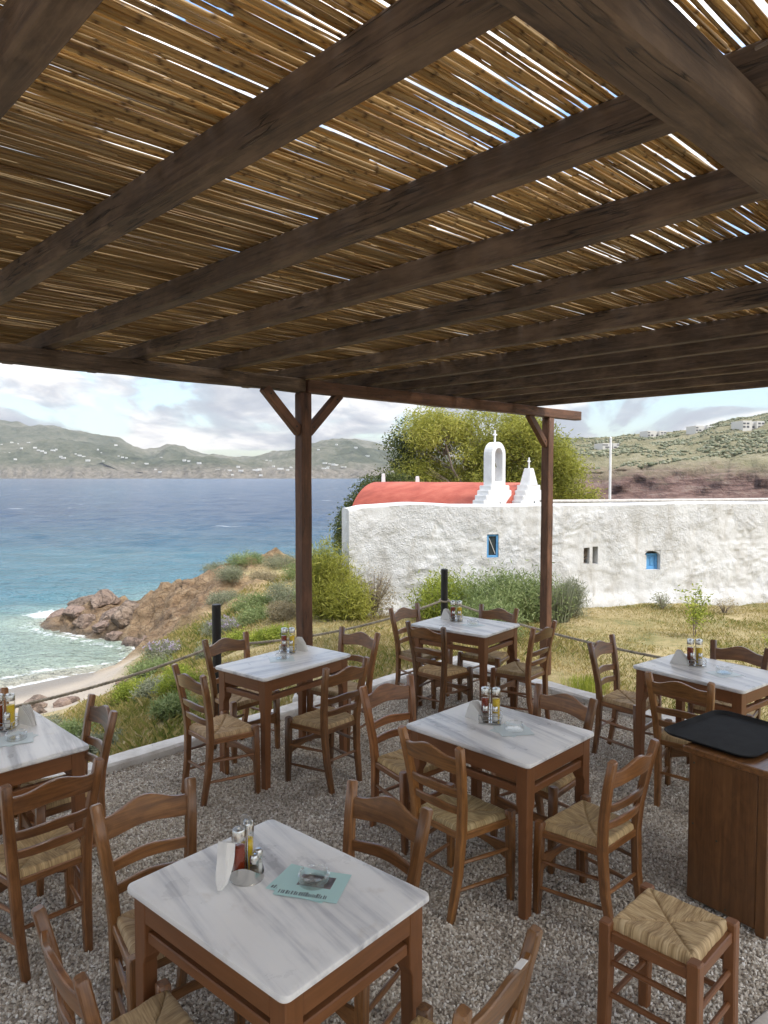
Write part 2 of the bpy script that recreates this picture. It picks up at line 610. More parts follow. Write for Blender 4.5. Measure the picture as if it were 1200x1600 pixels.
m, t = new_mat('gravel_bed'); M['gravel_bed'] = m
oc = t.n('ShaderNodeTexCoord').outputs['Object']
vo = t.n('ShaderNodeTexVoronoi'); vo.inputs['Scale'].default_value = 75; t.l(oc, vo.inputs['Vector'])
sp = t.n('ShaderNodeSeparateColor'); t.l(vo.outputs['Color'], sp.inputs[0])
c = t.ramp(sp.outputs[0], [(0, (.17, .145, .12)), (.5, (.38, .335, .28)), (1, (.56, .51, .44))])
t.l(c, t.b.inputs['Base Color']); t.b.inputs['Roughness'].default_value = .9
t.l(t.bump(t.math('SUBTRACT', 1.0, vo.outputs['Distance']), .9, .008), t.b.inputs['Normal'])

m, t = new_mat('ground'); M['ground'] = m
oc = t.n('ShaderNodeTexCoord').outputs['Object']
rock, sand, wet = t.attr('rock'), t.attr('sand'), t.attr('wet')
nb = t.noise(oc, .9, 5, .6, .4); nm = t.noise(oc, 6, 6, .65); nfn = t.noise(oc, 45, 4, .7)
soil = t.ramp(t.math('ADD', t.math('MULTIPLY', nb, .55), t.math('MULTIPLY', nm, .45)), [(.36, (.14, .135, .045)), (.47, (.25, .205, .085)), (.58, (.35, .275, .14)), (.7, (.41, .325, .19))])
rb = t.noise(t.vmath('MULTIPLY', oc, (1, 1, 2.4)), 1.6, 7, .65, .6)
rockc = t.ramp(t.math('ADD', t.math('MULTIPLY', rb, .6), t.math('MULTIPLY', nm, .4)), [(.34, (.12, .072, .040)), (.46, (.29, .185, .10)), (.56, (.39, .265, .15)), (.68, (.47, .36, .235))])
vd = t.n('ShaderNodeTexVoronoi', feature='DISTANCE_TO_EDGE'); vd.inputs['Scale'].default_value = 2.3
t.l(t.vmath('ADD', t.vmath('MULTIPLY', oc, (1, 1, 1.7)), t.vmath('MULTIPLY', t.mix(t.noise(oc, 2.2, 5, .65), (0, 0, 0), (1, 1, 1)), (.8, .5, .9))), vd.inputs['Vector'])
crk_ = t.ramp(vd.outputs['Distance'], [(0.0, 0.0), (.05, .75), (.12, 1.0)])
rockc = t.mix(crk_, t.mix(.38, rockc, (.06, .038, .024)), rockc)
nr_ = t.noise(oc, 3.2, 8, .72, .5)
sandc = t.ramp(t.math('ADD', t.math('MULTIPLY', nb, .4), t.math('MULTIPLY', nfn, .6)), [(.3, (.29, .245, .19)), (.7, (.43, .37, .30))])
c = t.mix(sand, soil, sandc); c = t.mix(rock, c, rockc)
c = t.mix(wet, c, t.mix(.55, c, (.05, .045, .04)))
t.l(c, t.b.inputs['Base Color']); t.l(t.math('SUBTRACT', .92, t.math('MULTIPLY', wet, .5)), t.b.inputs['Roughness'])
hb = t.math('ADD', t.math('MULTIPLY', nm, .5), t.math('MULTIPLY', nfn, .3))
hr = t.math('MULTIPLY', t.math('ADD', t.math('MULTIPLY', crk_, .16), t.math('MULTIPLY', nr_, 1.7)), rock)
t.l(t.bump(t.math('ADD', t.math('MULTIPLY', hb, .25), hr), 1.0, .22), t.b.inputs['Normal'])

m, t = new_mat('boulder'); M['boulder'] = m
oc = t.n('ShaderNodeTexCoord').outputs['Object']; oi = t.n('ShaderNodeObjectInfo').outputs['Random']
nb = t.noise(oc, 2.5, 7, .65, .8); nm = t.noise(oc, 11, 6, .65)
c = t.ramp(t.math('ADD', t.math('MULTIPLY', nb, .55), t.math('MULTIPLY', nm, .45)), [(.36, (.065, .046, .034)), (.48, (.175, .125, .088)), (.58, (.275, .205, .148)), (.7, (.38, .31, .24))])
c = t.mix(t.math('MULTIPLY', oi, .45), c, (.32, .22, .18))
t.l(c, t.b.inputs['Base Color']); t.b.inputs['Roughness'].default_value = .85
vd = t.n('ShaderNodeTexVoronoi', feature='DISTANCE_TO_EDGE'); vd.inputs['Scale'].default_value = 2.6
t.l(t.vmath('ADD', oc, t.vmath('MULTIPLY', t.mix(nb, (0, 0, 0), (1, 1, 1)), (.9, .6, .7))), vd.inputs['Vector'])
crk_ = t.ramp(vd.outputs['Distance'], [(0.0, 0.0), (.03, .7), (.08, 1.0)])
c = t.mix(crk_, t.mix(.6, c, (.05, .035, .025)), c)
wl = t.n('ShaderNodeSeparateXYZ'); t.l(t.n('ShaderNodeNewGeometry').outputs['Position'], wl.inputs[0])
wetb = t.ramp(t.math('ADD', wl.outputs['Z'], t.math('ADD', t.math('MULTIPLY', nb, .22), 2.62)), [(.12, 1.0), (.30, 0.0)])
c = t.mix(wetb, c, t.mix(.7, c, (.03, .028, .025)))
t.l(c, t.b.inputs['Base Color'])
t.l(t.bump(t.math('ADD', nm, t.math('MULTIPLY', crk_, .3)), 1.0, .08), t.b.inputs['Normal'])

m, t = new_mat('whitewash_wall'); M['wall'] = m
oc = t.n('ShaderNodeTexCoord').outputs['Object']
n1 = t.noise(oc, 2.2, 6, .62, .5); n2 = t.noise(oc, 13, 7, .68, .6); n3 = t.noise(oc, 45, 4, .6)
sx = t.n('ShaderNodeSeparateXYZ'); t.l(oc, sx.inputs[0])
c = t.ramp(n1, [(.35, (.52, .51, .485)), (.5, (.62, .615, .60)), (.65, (.66, .66, .65))])
dirt = t.ramp(t.noise(t.vmath('MULTIPLY', oc, (1, 1, .35)), 3.0, 6, .7, .6), [(.52, 0.0), (.72, .7)])
c = t.mix(dirt, c, (.40, .37, .32))
base_d = t.math('MULTIPLY', t.math('SUBTRACT', 1.0, t.math('DIVIDE', t.math('ADD', sx.outputs['Z'], .15), .45), clamp=True), t.ramp(n2, [(.35, .15), (.6, .6)]))
c = t.mix(base_d, c, (.36, .33, .27))
crk = t.ramp(t.noise(oc, 6.5, 8, .7, 1.0), [(.488, 0.0), (.5, 1.0), (.512, 0.0)])
msk = t.ramp(t.noise(t.vmath('ADD', oc, (9.0, 3.0, 1.0)), 1.1, 3, .5), [(.52, 0.0), (.64, .55)])
c = t.mix(t.math('MULTIPLY', crk, msk), c, (.30, .27, .24))
t.l(c, t.b.inputs['Base Color']); t.b.inputs['Roughness'].default_value = .9
rough_m = t.ramp(t.noise(t.vmath('ADD', oc, (2.0, 5.0, 8.0)), .8, 4, .6, .5), [(.44, .25), (.56, 1.0)])
n4 = t.noise(oc, 22, 5, .7, 1.0)
hw = t.math('MULTIPLY', t.math('ADD', t.math('MULTIPLY', n2, .6), t.math('MULTIPLY', n4, .5)), rough_m)
t.l(t.bump(t.math('ADD', hw, t.math('MULTIPLY', n3, .12)), 1.0, .055), t.b.inputs['Normal'])

m, t = new_mat('white_limewash'); M['white'] = m
oc = t.n('ShaderNodeTexCoord').outputs['Object']
n1 = t.noise(oc, 4, 5, .6)
t.l(t.ramp(n1, [(.35, (.64, .635, .62)), (.65, (.74, .735, .72))]), t.b.inputs['Base Color']); t.b.inputs['Roughness'].default_value = .85
t.l(t.bump(t.noise(oc, 18, 5, .6), .35, .012), t.b.inputs['Normal'])

m, t = new_mat('kerb_paint'); M['kerb'] = m
oc = t.n('ShaderNodeTexCoord').outputs['Object']
n1 = t.noise(oc, 5, 6, .65)
ch_ = t.ramp(t.noise(oc, 14, 6, .7, .5), [(.60, 0.0), (.68, .8)])
t.l(t.mix(ch_, t.ramp(n1, [(.35, (.52, .50, .47)), (.6, (.70, .69, .67))]), (.36, .33, .29)), t.b.inputs['Base Color']); t.b.inputs['Roughness'].default_value = .85
t.l(t.bump(t.noise(oc, 25, 6, .65), .5, .01), t.b.inputs['Normal'])

m, t = new_mat('red_roof_paint'); M['red'] = m
oc = t.n('ShaderNodeTexCoord').outputs['Object']
n1 = t.noise(t.vmath('MULTIPLY', oc, (.5, 1, 2)), 2.0, 6, .6, .4)
t.l(t.ramp(n1, [(.32, (.25, .046, .027)), (.5, (.35, .072, .043)), (.68, (.43, .115, .072))]), t.b.inputs['Base Color']); t.b.inputs['Roughness'].default_value = .75
t.l(t.bump(t.noise(oc, 9, 6, .6), .35, .02), t.b.inputs['Normal'])

m, t = new_mat('sea_water'); M['sea'] = m
oc = t.n('ShaderNodeTexCoord').outputs['Object']
dep = t.attr('depth'); foam = t.attr('foam')
patch = t.noise(t.vmath('MULTIPLY', oc, (.6, 1.6, 1)), .05, 5, .6, .6)
dd = t.math('ADD', dep, t.math('MULTIPLY', t.math('SUBTRACT', patch, .5), .10))
c = t.ramp(dd, [(0.0, (.34, .32, .25)), (.03, (.26, .32, .26)), (.10, (.15, .255, .25)), (.22, (.065, .17, .21)), (.42, (.026, .092, .145)), (.75, (.012, .055, .118)), (1.0, (.009, .043, .105))])
h1 = t.noise(t.vmath('MULTIPLY', oc, (.8, 1.5, 1)), .55, 6, .62, .6)
h2 = t.noise(t.vmath('MULTIPLY', oc, (.8, 1.6, 1)), 2.6, 5, .62, .4)
h3 = t.noise(t.vmath('MULTIPLY', oc, (.8, 1.3, 1)), .22, 7, .68, .3)
capn = t.noise(t.vmath('MULTIPLY', oc, (.55, 1.5, 1)), .16, 7, .72, .3)
caps = t.ramp(capn, [(.655, 0.0), (.69, .75)])
caps = t.math('MULTIPLY', caps, t.ramp(dep, [(.35, 0.0), (.7, 1.0)]))
fn = t.noise(t.vmath('MULTIPLY', oc, (1, 1.2, 1)), 3.4, 8, .72, .8)
fo = t.math('MULTIPLY', t.math('GREATER_THAN', foam, .02), t.ramp(t.math('ADD', t.math('MULTIPLY', fn, .8), t.math('MULTIPLY', foam, .52)), [(.58, 0.0), (.70, .95)]))
white = t.math('MAXIMUM', fo, caps, clamp=True)
c = t.mix(white, c, (.74, .77, .78))
t.l(c, t.b.inputs['Base Color'])
t.l(t.math('ADD', t.math('MULTIPLY', white, .5), .16), t.b.inputs['Roughness'])
t.b.inputs['IOR'].default_value = 1.33
b1 = t.bump(h3, .9, 2.0)
b2 = t.bump(h1, 1.0, .5, b1)
b3 = t.bump(h2, .8, .10, b2)
t.l(b3, t.b.inputs['Normal'])

m, t = new_mat('far_hill'); M['far_hill'] = m
oc = t.n('ShaderNodeTexCoord').outputs['Object']
nb = t.noise(oc, .0022, 7, .62, .5); nm = t.noise(oc, .016, 7, .7); nq = t.noise(oc, .07, 4, .7)
sz = t.n('ShaderNodeSeparateXYZ'); t.l(oc, sz.inputs[0])
c = t.ramp(t.math('ADD', t.math('MULTIPLY', nb, .5), t.math('ADD', t.math('MULTIPLY', nm, .32), t.math('MULTIPLY', nq, .18))), [(.38, (.030, .038, .020)), (.46, (.070, .080, .045)), (.52, (.125, .125, .08)), (.62, (.23, .215, .165))])
lowm = t.math('MULTIPLY', t.math('SUBTRACT', 1.0, t.math('DIVIDE', t.math('SUBTRACT', sz.outputs['Z'], t.math('MULTIPLY', nm, 34.0)), 26.0), clamp=True), .8)
c = t.mix(lowm, c, t.ramp(nq, [(.35, (.10, .082, .062)), (.62, (.27, .235, .19))]))
t.l(c, t.b.inputs['Base Color']); t.b.inputs['Roughness'].default_value = 1
t.b.inputs['Specular IOR Level'].default_value = 0
t.l(t.bump(t.math('ADD', nm, t.math('MULTIPLY', nq, .4)), 1.0, 22), t.b.inputs['Normal'])

m, t = new_mat('near_hill'); M['near_hill'] = m
oc = t.n('ShaderNodeTexCoord').outputs['Object']
nb = t.noise(oc, .02, 6, .6, .5); nm = t.noise(oc, .16, 6, .7); nq = t.noise(oc, .7, 5, .7)
sz = t.n('ShaderNodeSeparateXYZ'); t.l(oc, sz.inputs[0])
c = t.ramp(t.math('ADD', t.math('MULTIPLY', nb, .35), t.math('ADD', t.math('MULTIPLY', nm, .35), t.math('MULTIPLY', nq, .3))), [(.36, (.11, .105, .06)), (.47, (.185, .172, .105)), (.55, (.25, .228, .15)), (.66, (.33, .305, .225))])
redf = t.math('SUBTRACT', 1.0, t.math('DIVIDE', t.math('ADD', sz.outputs['Z'], t.math('MULTIPLY', t.math('SUBTRACT', t.math('ADD', nm, nb), 1.0), -9.0)), 5.0), clamp=True)
strat = t.noise(t.vmath('MULTIPLY', oc, (.5, .5, 4)), .35, 6, .7, .6)
c = t.mix(redf, c, t.ramp(strat, [(.34, (.065, .047, .041)), (.46, (.13, .083, .072)), (.55, (.185, .122, .105)), (.68, (.25, .20, .165))]))
t.l(c, t.b.inputs['Base Color']); t.b.inputs['Roughness'].default_value = 1
t.b.inputs['Specular IOR Level'].default_value = 0
t.l(t.bump(t.math('ADD', nm, t.math('MULTIPLY', nq, .5)), 1.0, 1.6), t.b.inputs['Normal'])


def leaf_mat(name, stops, trans=.35):
    m, t = new_mat(name)
    c = t.ramp(t.attr('tint'), stops)
    t.l(c, t.b.inputs['Base Color']); t.b.inputs['Roughness'].default_value = .65
    t.b.inputs['Specular IOR Level'].default_value = .25
    tr = t.n('ShaderNodeBsdfTranslucent'); t.l(c, tr.inputs[0])
    mx = t.n('ShaderNodeMixShader'); mx.inputs[0].default_value = trans
    t.l(t.b.outputs[0], mx.inputs[1]); t.l(tr.outputs[0], mx.inputs[2]); t.l(mx.outputs[0], t.out.inputs['Surface'])
    M[name] = m


leaf_mat('tamarisk_leaf', [(0, (.14, .155, .032)), (.3, (.29, .30, .055)), (.65, (.42, .41, .085)), (1, (.52, .48, .14))], .5)
leaf_mat('dark_leaf', [(0, (.045, .06, .02)), (.5, (.105, .13, .04)), (1, (.20, .20, .075))], .4)
leaf_mat('grey_leaf', [(0, (.14, .155, .09)), (.5, (.25, .265, .165)), (1, (.38, .38, .27))])
leaf_mat('bright_leaf', [(0, (.14, .18, .03)), (.5, (.29, .34, .05)), (1, (.46, .47, .09))], .45)
leaf_mat('herb_leaf', [(0, (.12, .16, .055)), (.5, (.23, .29, .11)), (1, (.38, .41, .20))], .4)
leaf_mat('dry_leaf', [(0, (.20, .165, .10)), (.5, (.34, .285, .17)), (1, (.48, .41, .27))])
leaf_mat('grass_blade', [(0, (.11, .145, .028)), (.3, (.22, .22, .055)), (.6, (.36, .29, .11)), (1, (.50, .40, .20))])
leaf_mat('lilac_flower', [(0, (.30, .24, .34)), (1, (.55, .47, .58))])

m, t = new_mat('bark'); M['bark'] = m
g = t.attr('grain', 'Vector')
n1 = t.noise(t.vmath('MULTIPLY', g, (4, 30, 30)), 1, 5, .6)
t.l(t.ramp(n1, [(.35, (.13, .10, .08)), (.65, (.34, .28, .23))]), t.b.inputs['Base Color']); t.b.inputs['Roughness'].default_value = .9
t.l(t.bump(n1, .8, .02), t.b.inputs['Normal'])


def plain(name, c, rough=.5, metal=0, noise=0.0, **kw):
    m, t = new_mat(name)
    if noise:
        n1 = t.noise(t.n('ShaderNodeTexCoord').outputs['Object'], 12, 5, .6)
        lo = tuple(max(0, x * (1 - noise)) for x in c); hi = tuple(min(1, x * (1 + noise)) for x in c)
        t.l(t.ramp(n1, [(.35, lo), (.65, hi)]), t.b.inputs['Base Color'])
    else:
        t.b.inputs['Base Color'].default_value = (*c, 1)
    t.b.inputs['Roughness'].default_value = rough
    t.b.inputs['Metallic'].default_value = metal
    for k, v in kw.items():
        t.b.inputs[k.replace('_', ' ')].default_value = v
    M[name] = m
    return m


def thin_glass(name, tint, refl=.04):
    m, t = new_mat(name)
    tr = t.n('ShaderNodeBsdfTransparent'); tr.inputs[0].default_value = (*tint, 1)
    gl = t.n('ShaderNodeBsdfGlossy'); gl.inputs['Roughness'].default_value = .03
    lw = t.n('ShaderNodeLayerWeight'); lw.inputs[0].default_value = .45
    mx = t.n('ShaderNodeMixShader')
    t.l(t.math('ADD', t.math('MULTIPLY', t.math('POWER', lw.outputs['Facing'], 1.8), .75), refl, clamp=True), mx.inputs[0])
    t.l(tr.outputs[0], mx.inputs[1]); t.l(gl.outputs[0], mx.inputs[2]); t.l(mx.outputs[0], t.out.inputs['Surface'])
    M[name] = m


plain('steel', (.62, .61, .58), .22, 1)
plain('blue_paint', (.10, .30, .55), .6, 0, .12)
plain('dark_glass', (.02, .035, .045), .12)
plain('black_post', (.014, .012, .011), .5, 0, .3)
plain('rope', (.36, .31, .235), .9, 0, .3)
plain('paper', (.80, .78, .74), .8, 0, .04)
plain('black_tray', (.012, .012, .0125), .8, 0, .35, Specular_IOR_Level=.3)
plain('vinegar', (.26, .040, .014), .1)
plain('oil', (.80, .56, .03), .1)
plain('salt', (.80, .79, .76), .8)
plain('pepper', (.16, .12, .085), .9, 0, .5)
plain('pale_card', (.66, .74, .74), .35)
plain('teal_card', (.50, .73, .70), .3)
plain('card_photo', (.16, .13, .13), .35, 0, .8)
plain('card_ink', (.07, .09, .10), .4)
plain('bronze', (.10, .10, .075), .5, .8)
plain('concrete', (.40, .37, .33), .9, 0, .2)
plain('stone_paver', (.42, .37, .29), .9, 0, .2)
plain('house_white', (.58, .56, .52), .9)
plain('house_window', (.10, .10, .11), .4)
plain('far_house', (.62, .61, .58), .9)
plain('niche_stone', (.23, .18, .13), .95, 0, .5)
plain('twig', (.20, .155, .12), .9, 0, .3)
thin_glass('clear_glass', (.985, .99, .988), .12)
thin_glass('bottle_glass', (.97, .97, .96), .03)
plain('haze_air', (1, 1, 1))


# ================================================================== SETTING
def axis(*segs):
    out = []
    for a, b, s in segs:
        out += list(np.arange(a, b - 1e-6, s))
    out.append(segs[-1][1])
    return np.array(out)


# ---- ground: lawn, bank, beach, headland
gx = axis((-26, -12, .5), (-12, 3, .085), (3, 13, .22), (13, 34, 1.2))
gy = axis((-1, 4, .6), (4, 28, .085), (28, 46, .6))
X, Y = np.meshgrid(gx, gy, indexing='ij')
Z = ground_h(X, Y)
rk = rockiness(X, Y) * smooth(-3.0, -2.4, Z)
bz = base_h(X, Y)
sd = smooth(-1.72, -2.02, bz + .12 * fbm(X * 1.1, Y * 1.1, octv=4)) * (1 - rk)
wt = smooth(-2.38, -2.52, Z + .03 * fbm(X * .9, Y * .9, octv=3))
# break the rock up sideways too
jx = rk * .10 * fbm(X * 2.2, Y * 2.2, Z * 2.2, 4); jy = rk * .10 * fbm(X * 2.2 + 9, Y * 2.2, Z * 2.2, 4)
me = np_mesh('ground', np.stack([X + jx, Y + jy, Z], -1).reshape(-1, 3), grid_faces(len(gx), len(gy)), True)
add_attr(me, 'rock', rk.ravel()); add_attr(me, 'sand', sd.ravel()); add_attr(me, 'wet', wt.ravel())
tag(link('ground', me, M['ground']), kind='structure')

# ---- sea
sx_ = np.sinh(np.linspace(-6.6, 6.6, 460)) * 8.2 - 9
sx_ = sx_[(sx_ > -2600) & (sx_ < 2600)]
sy_ = np.concatenate([np.arange(8.5, 34, .16), 34 * 1.0135 ** np.arange(0, 345)])
X, Y = np.meshgrid(sx_, sy_, indexing='ij')
th = base_h(np.clip(X, -60, 60), np.clip(Y, 0, 70))
far_ = np.maximum(np.abs(X) - 40, 0) + np.maximum(Y - 44, 0)
depth = np.maximum(SEA - th, -.3) + far_ * .09
step = np.maximum(np.gradient(sx_)[:, None] + 0 * Y, np.gradient(sy_)[None, :] + 0 * X)
amp = smooth(-.05, 1.2, depth)
wz = .055 * fbm(X * .55 + Y * .2, Y * 1.1, octv=3) * smooth(2.2, .6, step) + .13 * fbm(X * .16, Y * .36, octv=3) * smooth(8, 2, step)
# two small breakers rolling onto the beach
brk = np.exp(-((depth - .16 - .05 * vnoise(X * .6, Y * .6)) / .045) ** 2) * .07 + np.exp(-((depth - .42 - .1 * vnoise(X * .4, Y * .4)) / .08) ** 2) * .06
near = smooth(32, 24, Y) * smooth(-24, -15, X)
Zs = SEA + wz * amp + brk * near
gl = np.where((X > -30) & (X < 14) & (Y < 50), ground_h(np.clip(X, -40, 40), np.clip(Y, 0, 60)), -9)
fo = .75 * np.exp(-np.maximum(depth, 0) / .05) * near + .45 * np.exp(-((depth - .20 - .05 * vnoise(X * .5, Y * .5)) / .04) ** 2) * near + .42 * np.exp(-((depth - .45) / .10) ** 2) * near * smooth(-.1, .3, vnoise(X * .35, Y * .35))
rock_sh = seg_dist(X, Y, [(-11.3, 24.3), (-9.8, 25.2), (-8.3, 26.2), (-7.0, 28.6), (-5.2, 30)])
fo = np.maximum(fo, 1.0 * np.exp(-(rock_sh / .8) ** 2) * smooth(-.35, .3, fbm(X * .6, Y * .6, octv=3)))
fo = np.maximum(fo, .34 * np.exp(-(seg_dist(X, Y, [(-11.4, 22.6), (-10.0, 21.4), (-8.2, 20.1), (-7.2, 19.7)]) / .35) ** 2))
me = np_mesh('sea', np.stack([X, Y, Zs], -1).reshape(-1, 3), grid_faces(len(sx_), len(sy_)), True)
add_attr(me, 'depth', np.clip(np.maximum(depth, 0) / 9.0, 0, 1).ravel()); add_attr(me, 'foam', np.clip(fo, 0, 1.2).ravel())
tag(link('sea', me, M['sea']), kind='structure')


# ---- far hills across the bay
FR_T = np.array([-.95, -.7, -.531, -.513, -.487, -.465, -.438, -.398, -.367, -.354, -.327, -.310, -.301, -.288, -.274, -.257, -.239, -.204, -.181, -.159, -.133, -.106, -.08, -.053, -.027, 0, .05, .12, .25])
FR_Y = np.array([640, 648, 660, 664, 668, 666, 672, 681, 686, 692, 706, 709, 703, 701.5, 703, 711, 714, 717, 719, 714, 707, 699, 691, 689, 693, 700, 716, 728, 738])
D0, D1 = 1900., 3000.


def far_z(t, d):
    ridge = 2.083 + (745 - np.interp(t, FR_T, FR_Y)) / 1130 * D1
    s = np.clip((d - D0) / (D1 - D0), 0, 1.6)
    up = np.where(s <= 1, .10 * smooth(0, .05, s) + .9 * s ** 1.15, 1 - (s - 1) * .9)
    n = fbm(t * d / 260, d / 260, octv=6) * 20 * smooth(0, .2, s) * smooth(1.05, .80, s) + ridged(t * d / 170, d / 170, 6) * 11 * smooth(0, .08, s)
    return SEA - 1 + (ridge - SEA) * up * np.where(s < .001, 0, 1) + n


ft = np.linspace(-.95, .25, 520)
fd = np.concatenate([[1880, 1895], np.linspace(1900, 3000, 110), np.linspace(3040, 3600, 14)])
T_, D_ = np.meshgrid(ft, fd, indexing='ij')
Dn = D_ + np.where((D_ > 1890) & (D_ < 2000), 25 * fbm(T_ * 40, D_ * 0, octv=4), 0)
Zf = far_z(T_, D_)
Zf[:, 0] = SEA - 4; Zf[:, 1] = SEA - 2
me = np_mesh('far_hills', np.stack([T_ * Dn, Dn, Zf], -1).reshape(-1, 3), grid_faces(len(ft), len(fd)), True)
tag(link('far_hills', me, M['far_hill']), kind='structure')

# ---- hillside across the small bay on the right
NR_T = np.array([.05, .13, .17, .212, .265, .31, .354, .398, .434, .46, .487, .504, .531, .62, .8, 1.1])
NR_Y = np.array([743, 725, 702, 689, 687, 684, 680, 677, 671, 662, 656, 655, 648, 630, 600, 575])
E0, E1 = 150., 330.


def near_z(t, d):
    ridge = 2.083 + (745 - np.interp(t, NR_T, NR_Y)) / 1130 * E1
    s = np.clip((d - E0) / (E1 - E0), 0, 1.6)
    up = np.where(s <= 1, .20 * smooth(0, .07, s) + .8 * (1 - (1 - s) ** 1.35), 1 - (s - 1) * .3)
    x, y = t * d, d
    n = fbm(x / 34, y / 34, octv=5) * 1.1 * smooth(.05, .3, s) * smooth(1.1, .8, s) + ridged(x / 14, y / 14, 4) * .55 * smooth(0, .1, s) * (1.6 - s)
    return SEA - .4 + (ridge - SEA) * up + n


nt_ = np.linspace(.05, 1.05, 420)
nd_ = np.concatenate([[145, 149], np.linspace(150, 330, 150), np.linspace(334, 460, 20)])
T_, D_ = np.meshgrid(nt_, nd_, indexing='ij')
Dn = D_ + np.where((D_ > 148) & (D_ < 175), 2.2 * fbm(T_ * 28, D_ * .3, octv=4), 0)
Zn = near_z(T_, D_); Zn[:, 0] = SEA - 2; Zn[:, 1] = SEA - 1
me = np_mesh('hillside', np.stack([T_ * Dn, Dn, Zn], -1).reshape(-1, 3), grid_faces(len(nt_), len(nd_)), True)
tag(link('hillside', me, M['near_hill']), kind='structure')


def blob_template():
    bm = bmesh.new(); bmesh.ops.create_icosphere(bm, subdivisions=1, radius=1)
    v = np.array([p.co[:] for p in bm.verts]); f = np.array([[q.index for q in p.verts] for p in bm.faces]); bm.free()
    return v, f


bv, bf = blob_template()
N = 20000
tt = rng.uniform(.14, .75, N); dd = E0 + 6 + (E1 - E0 - 6) * rng.uniform(0.04, 1.0, N) ** .8
keep = (fbm(tt * dd / 9, dd / 9, octv=3) + .35 * fbm(tt * dd / 45, dd / 45, octv=2) > -.12)
tt, dd = tt[keep], dd[keep]; N = len(tt)
zz = near_z(tt, dd)
sc = rng.uniform(.18, .58, N)
v = bv[None] * (1 + .35 * rng.standard_normal((N, len(bv), 1))) * (sc[:, None, None] * np.array([1, 1, .72])) + np.stack([tt * dd, dd, zz + .12], -1)[:, None]
f = bf[None] + (np.arange(N) * len(bv))[:, None, None]
me = np_mesh('hillside_shrubs', v.reshape(-1, 3), f.reshape(-1, 3))
add_attr(me, 'tint', np.repeat(rng.uniform(0, 1, N), len(bv)))
tag(link('hillside_shrubs', me, M['grey_leaf']), kind='stuff')


# ---- four white buildings on that hillside
def block_house(name, t, d, zb, wid, hgt, label, rz):
    o = empty(name, (t * d, d, zb), rz)
    tag(o, label, 'building', 'white block buildings on the hillside')
    w2 = wid / 2
    mb = MB()
    mb.box((-w2, -3, -2), (-w2 * .12, 3, hgt), .03)
    mb.box((-w2 * .12 + .003, -2.2, -2), (w2 * .25, 3.2, hgt * .78), .03)
    mb.box((w2 * .25 + .003, -3.3, -2), (w2, 2.8, hgt * .96), .03)
    mb.build('wall', M['house_white'], o)
    xs = np.linspace(-w2 * .86, w2 * .86, 6)
    for i, x in enumerate(xs):
        yf = -3 if x < -w2 * .12 else (-2.2 if x < w2 * .25 else -3.3)
        for zz_ in ((hgt * .16, hgt * .40), (hgt * .58, hgt * .78)):
            if abs(x) < w2 * .25 and zz_[0] > hgt * .5:
                continue
            if (i * 7 + int(zz_[0] * 3)) % 5 == 0:
                continue
            MB().box((x - .42, yf - .05, zz_[0]), (x + .42, yf + .06, zz_[1]), .01).build('window', M['house_window'], o)
    return o


for t_, y_, px_w, d_, h_, lab in [(.3065, 701, 29, 262, 2.6, 'low white house half hidden behind the thin flagpole, lowest of the four on the hillside'),
                                  (.370, 683, 33, 312, 2.9, 'white block house on the ridge just right of the flagpole top'),
                                  (.4345, 675.5, 32, 318, 3.0, 'white stepped house beside the rocky rise of the right ridge'),
                                  (.5, 671, 39, 300, 3.9, 'large white two storey house standing highest on the right hillside')]:
    dg = np.linspace(E0 + 20, E1 + 30, 700)
    hit = near_z(np.full(700, t_), dg) >= 2.083 + (745 - y_) / 1130 * dg
    d_ = float(dg[np.argmax(hit)]) if hit.any() else d_
    block_house('hillside_house', t_, d_, 2.083 + (745 - y_) / 1130 * d_ - .2, px_w * .9 * d_ / 1130, h_ * .88 * d_ / 300, lab, R(8))

# ---- white houses scattered over the far hills (east, north in metres)
far_spots = [(21, 693), (47, 693), (36, 702), (57, 701), (62, 705), (68, 706), (73, 709), (85, 705), (90, 704), (17, 709), (10, 709), (26, 719), (97, 715), (101, 717), (114, 709), (120, 711), (126, 713),
             (133, 715), (139, 721), (157, 721), (163, 722), (160, 709), (155, 704), (187, 714), (193, 716), (199, 717), (209, 725), (230, 726), (244, 735), (251, 739), (289, 721), (296, 722), (312, 725), (253, 716), (299, 741), (183, 697), (160, 703),
             (304, 741), (336, 737), (341, 736), (353, 737), (359, 737), (360, 730), (366, 729), (372, 726), (377, 726), (373, 731), (377, 737), (381, 738), (397, 736), (402, 736), (406, 735), (390, 738), (417, 721), (423, 722), (428, 730), (436, 734), (440, 734), (408, 744), (364, 744), (352, 743),
             (508, 725), (515, 726), (521, 727), (526, 728), (513, 732), (506, 734), (512, 733), (535, 731), (540, 731), (521, 696), (526, 696), (498, 704), (574, 714), (556, 701), (567, 701), (545, 699), (455, 732), (450, 736), (5, 696), (31, 695)]
hv = MB().box((-1, -.6, -.7), (1, .6, .5), .02).build('far_house', M['far_house'])
hm = hv.data
bpy.data.objects.remove(hv)
dgrid = np.linspace(1905, 2990, 900)
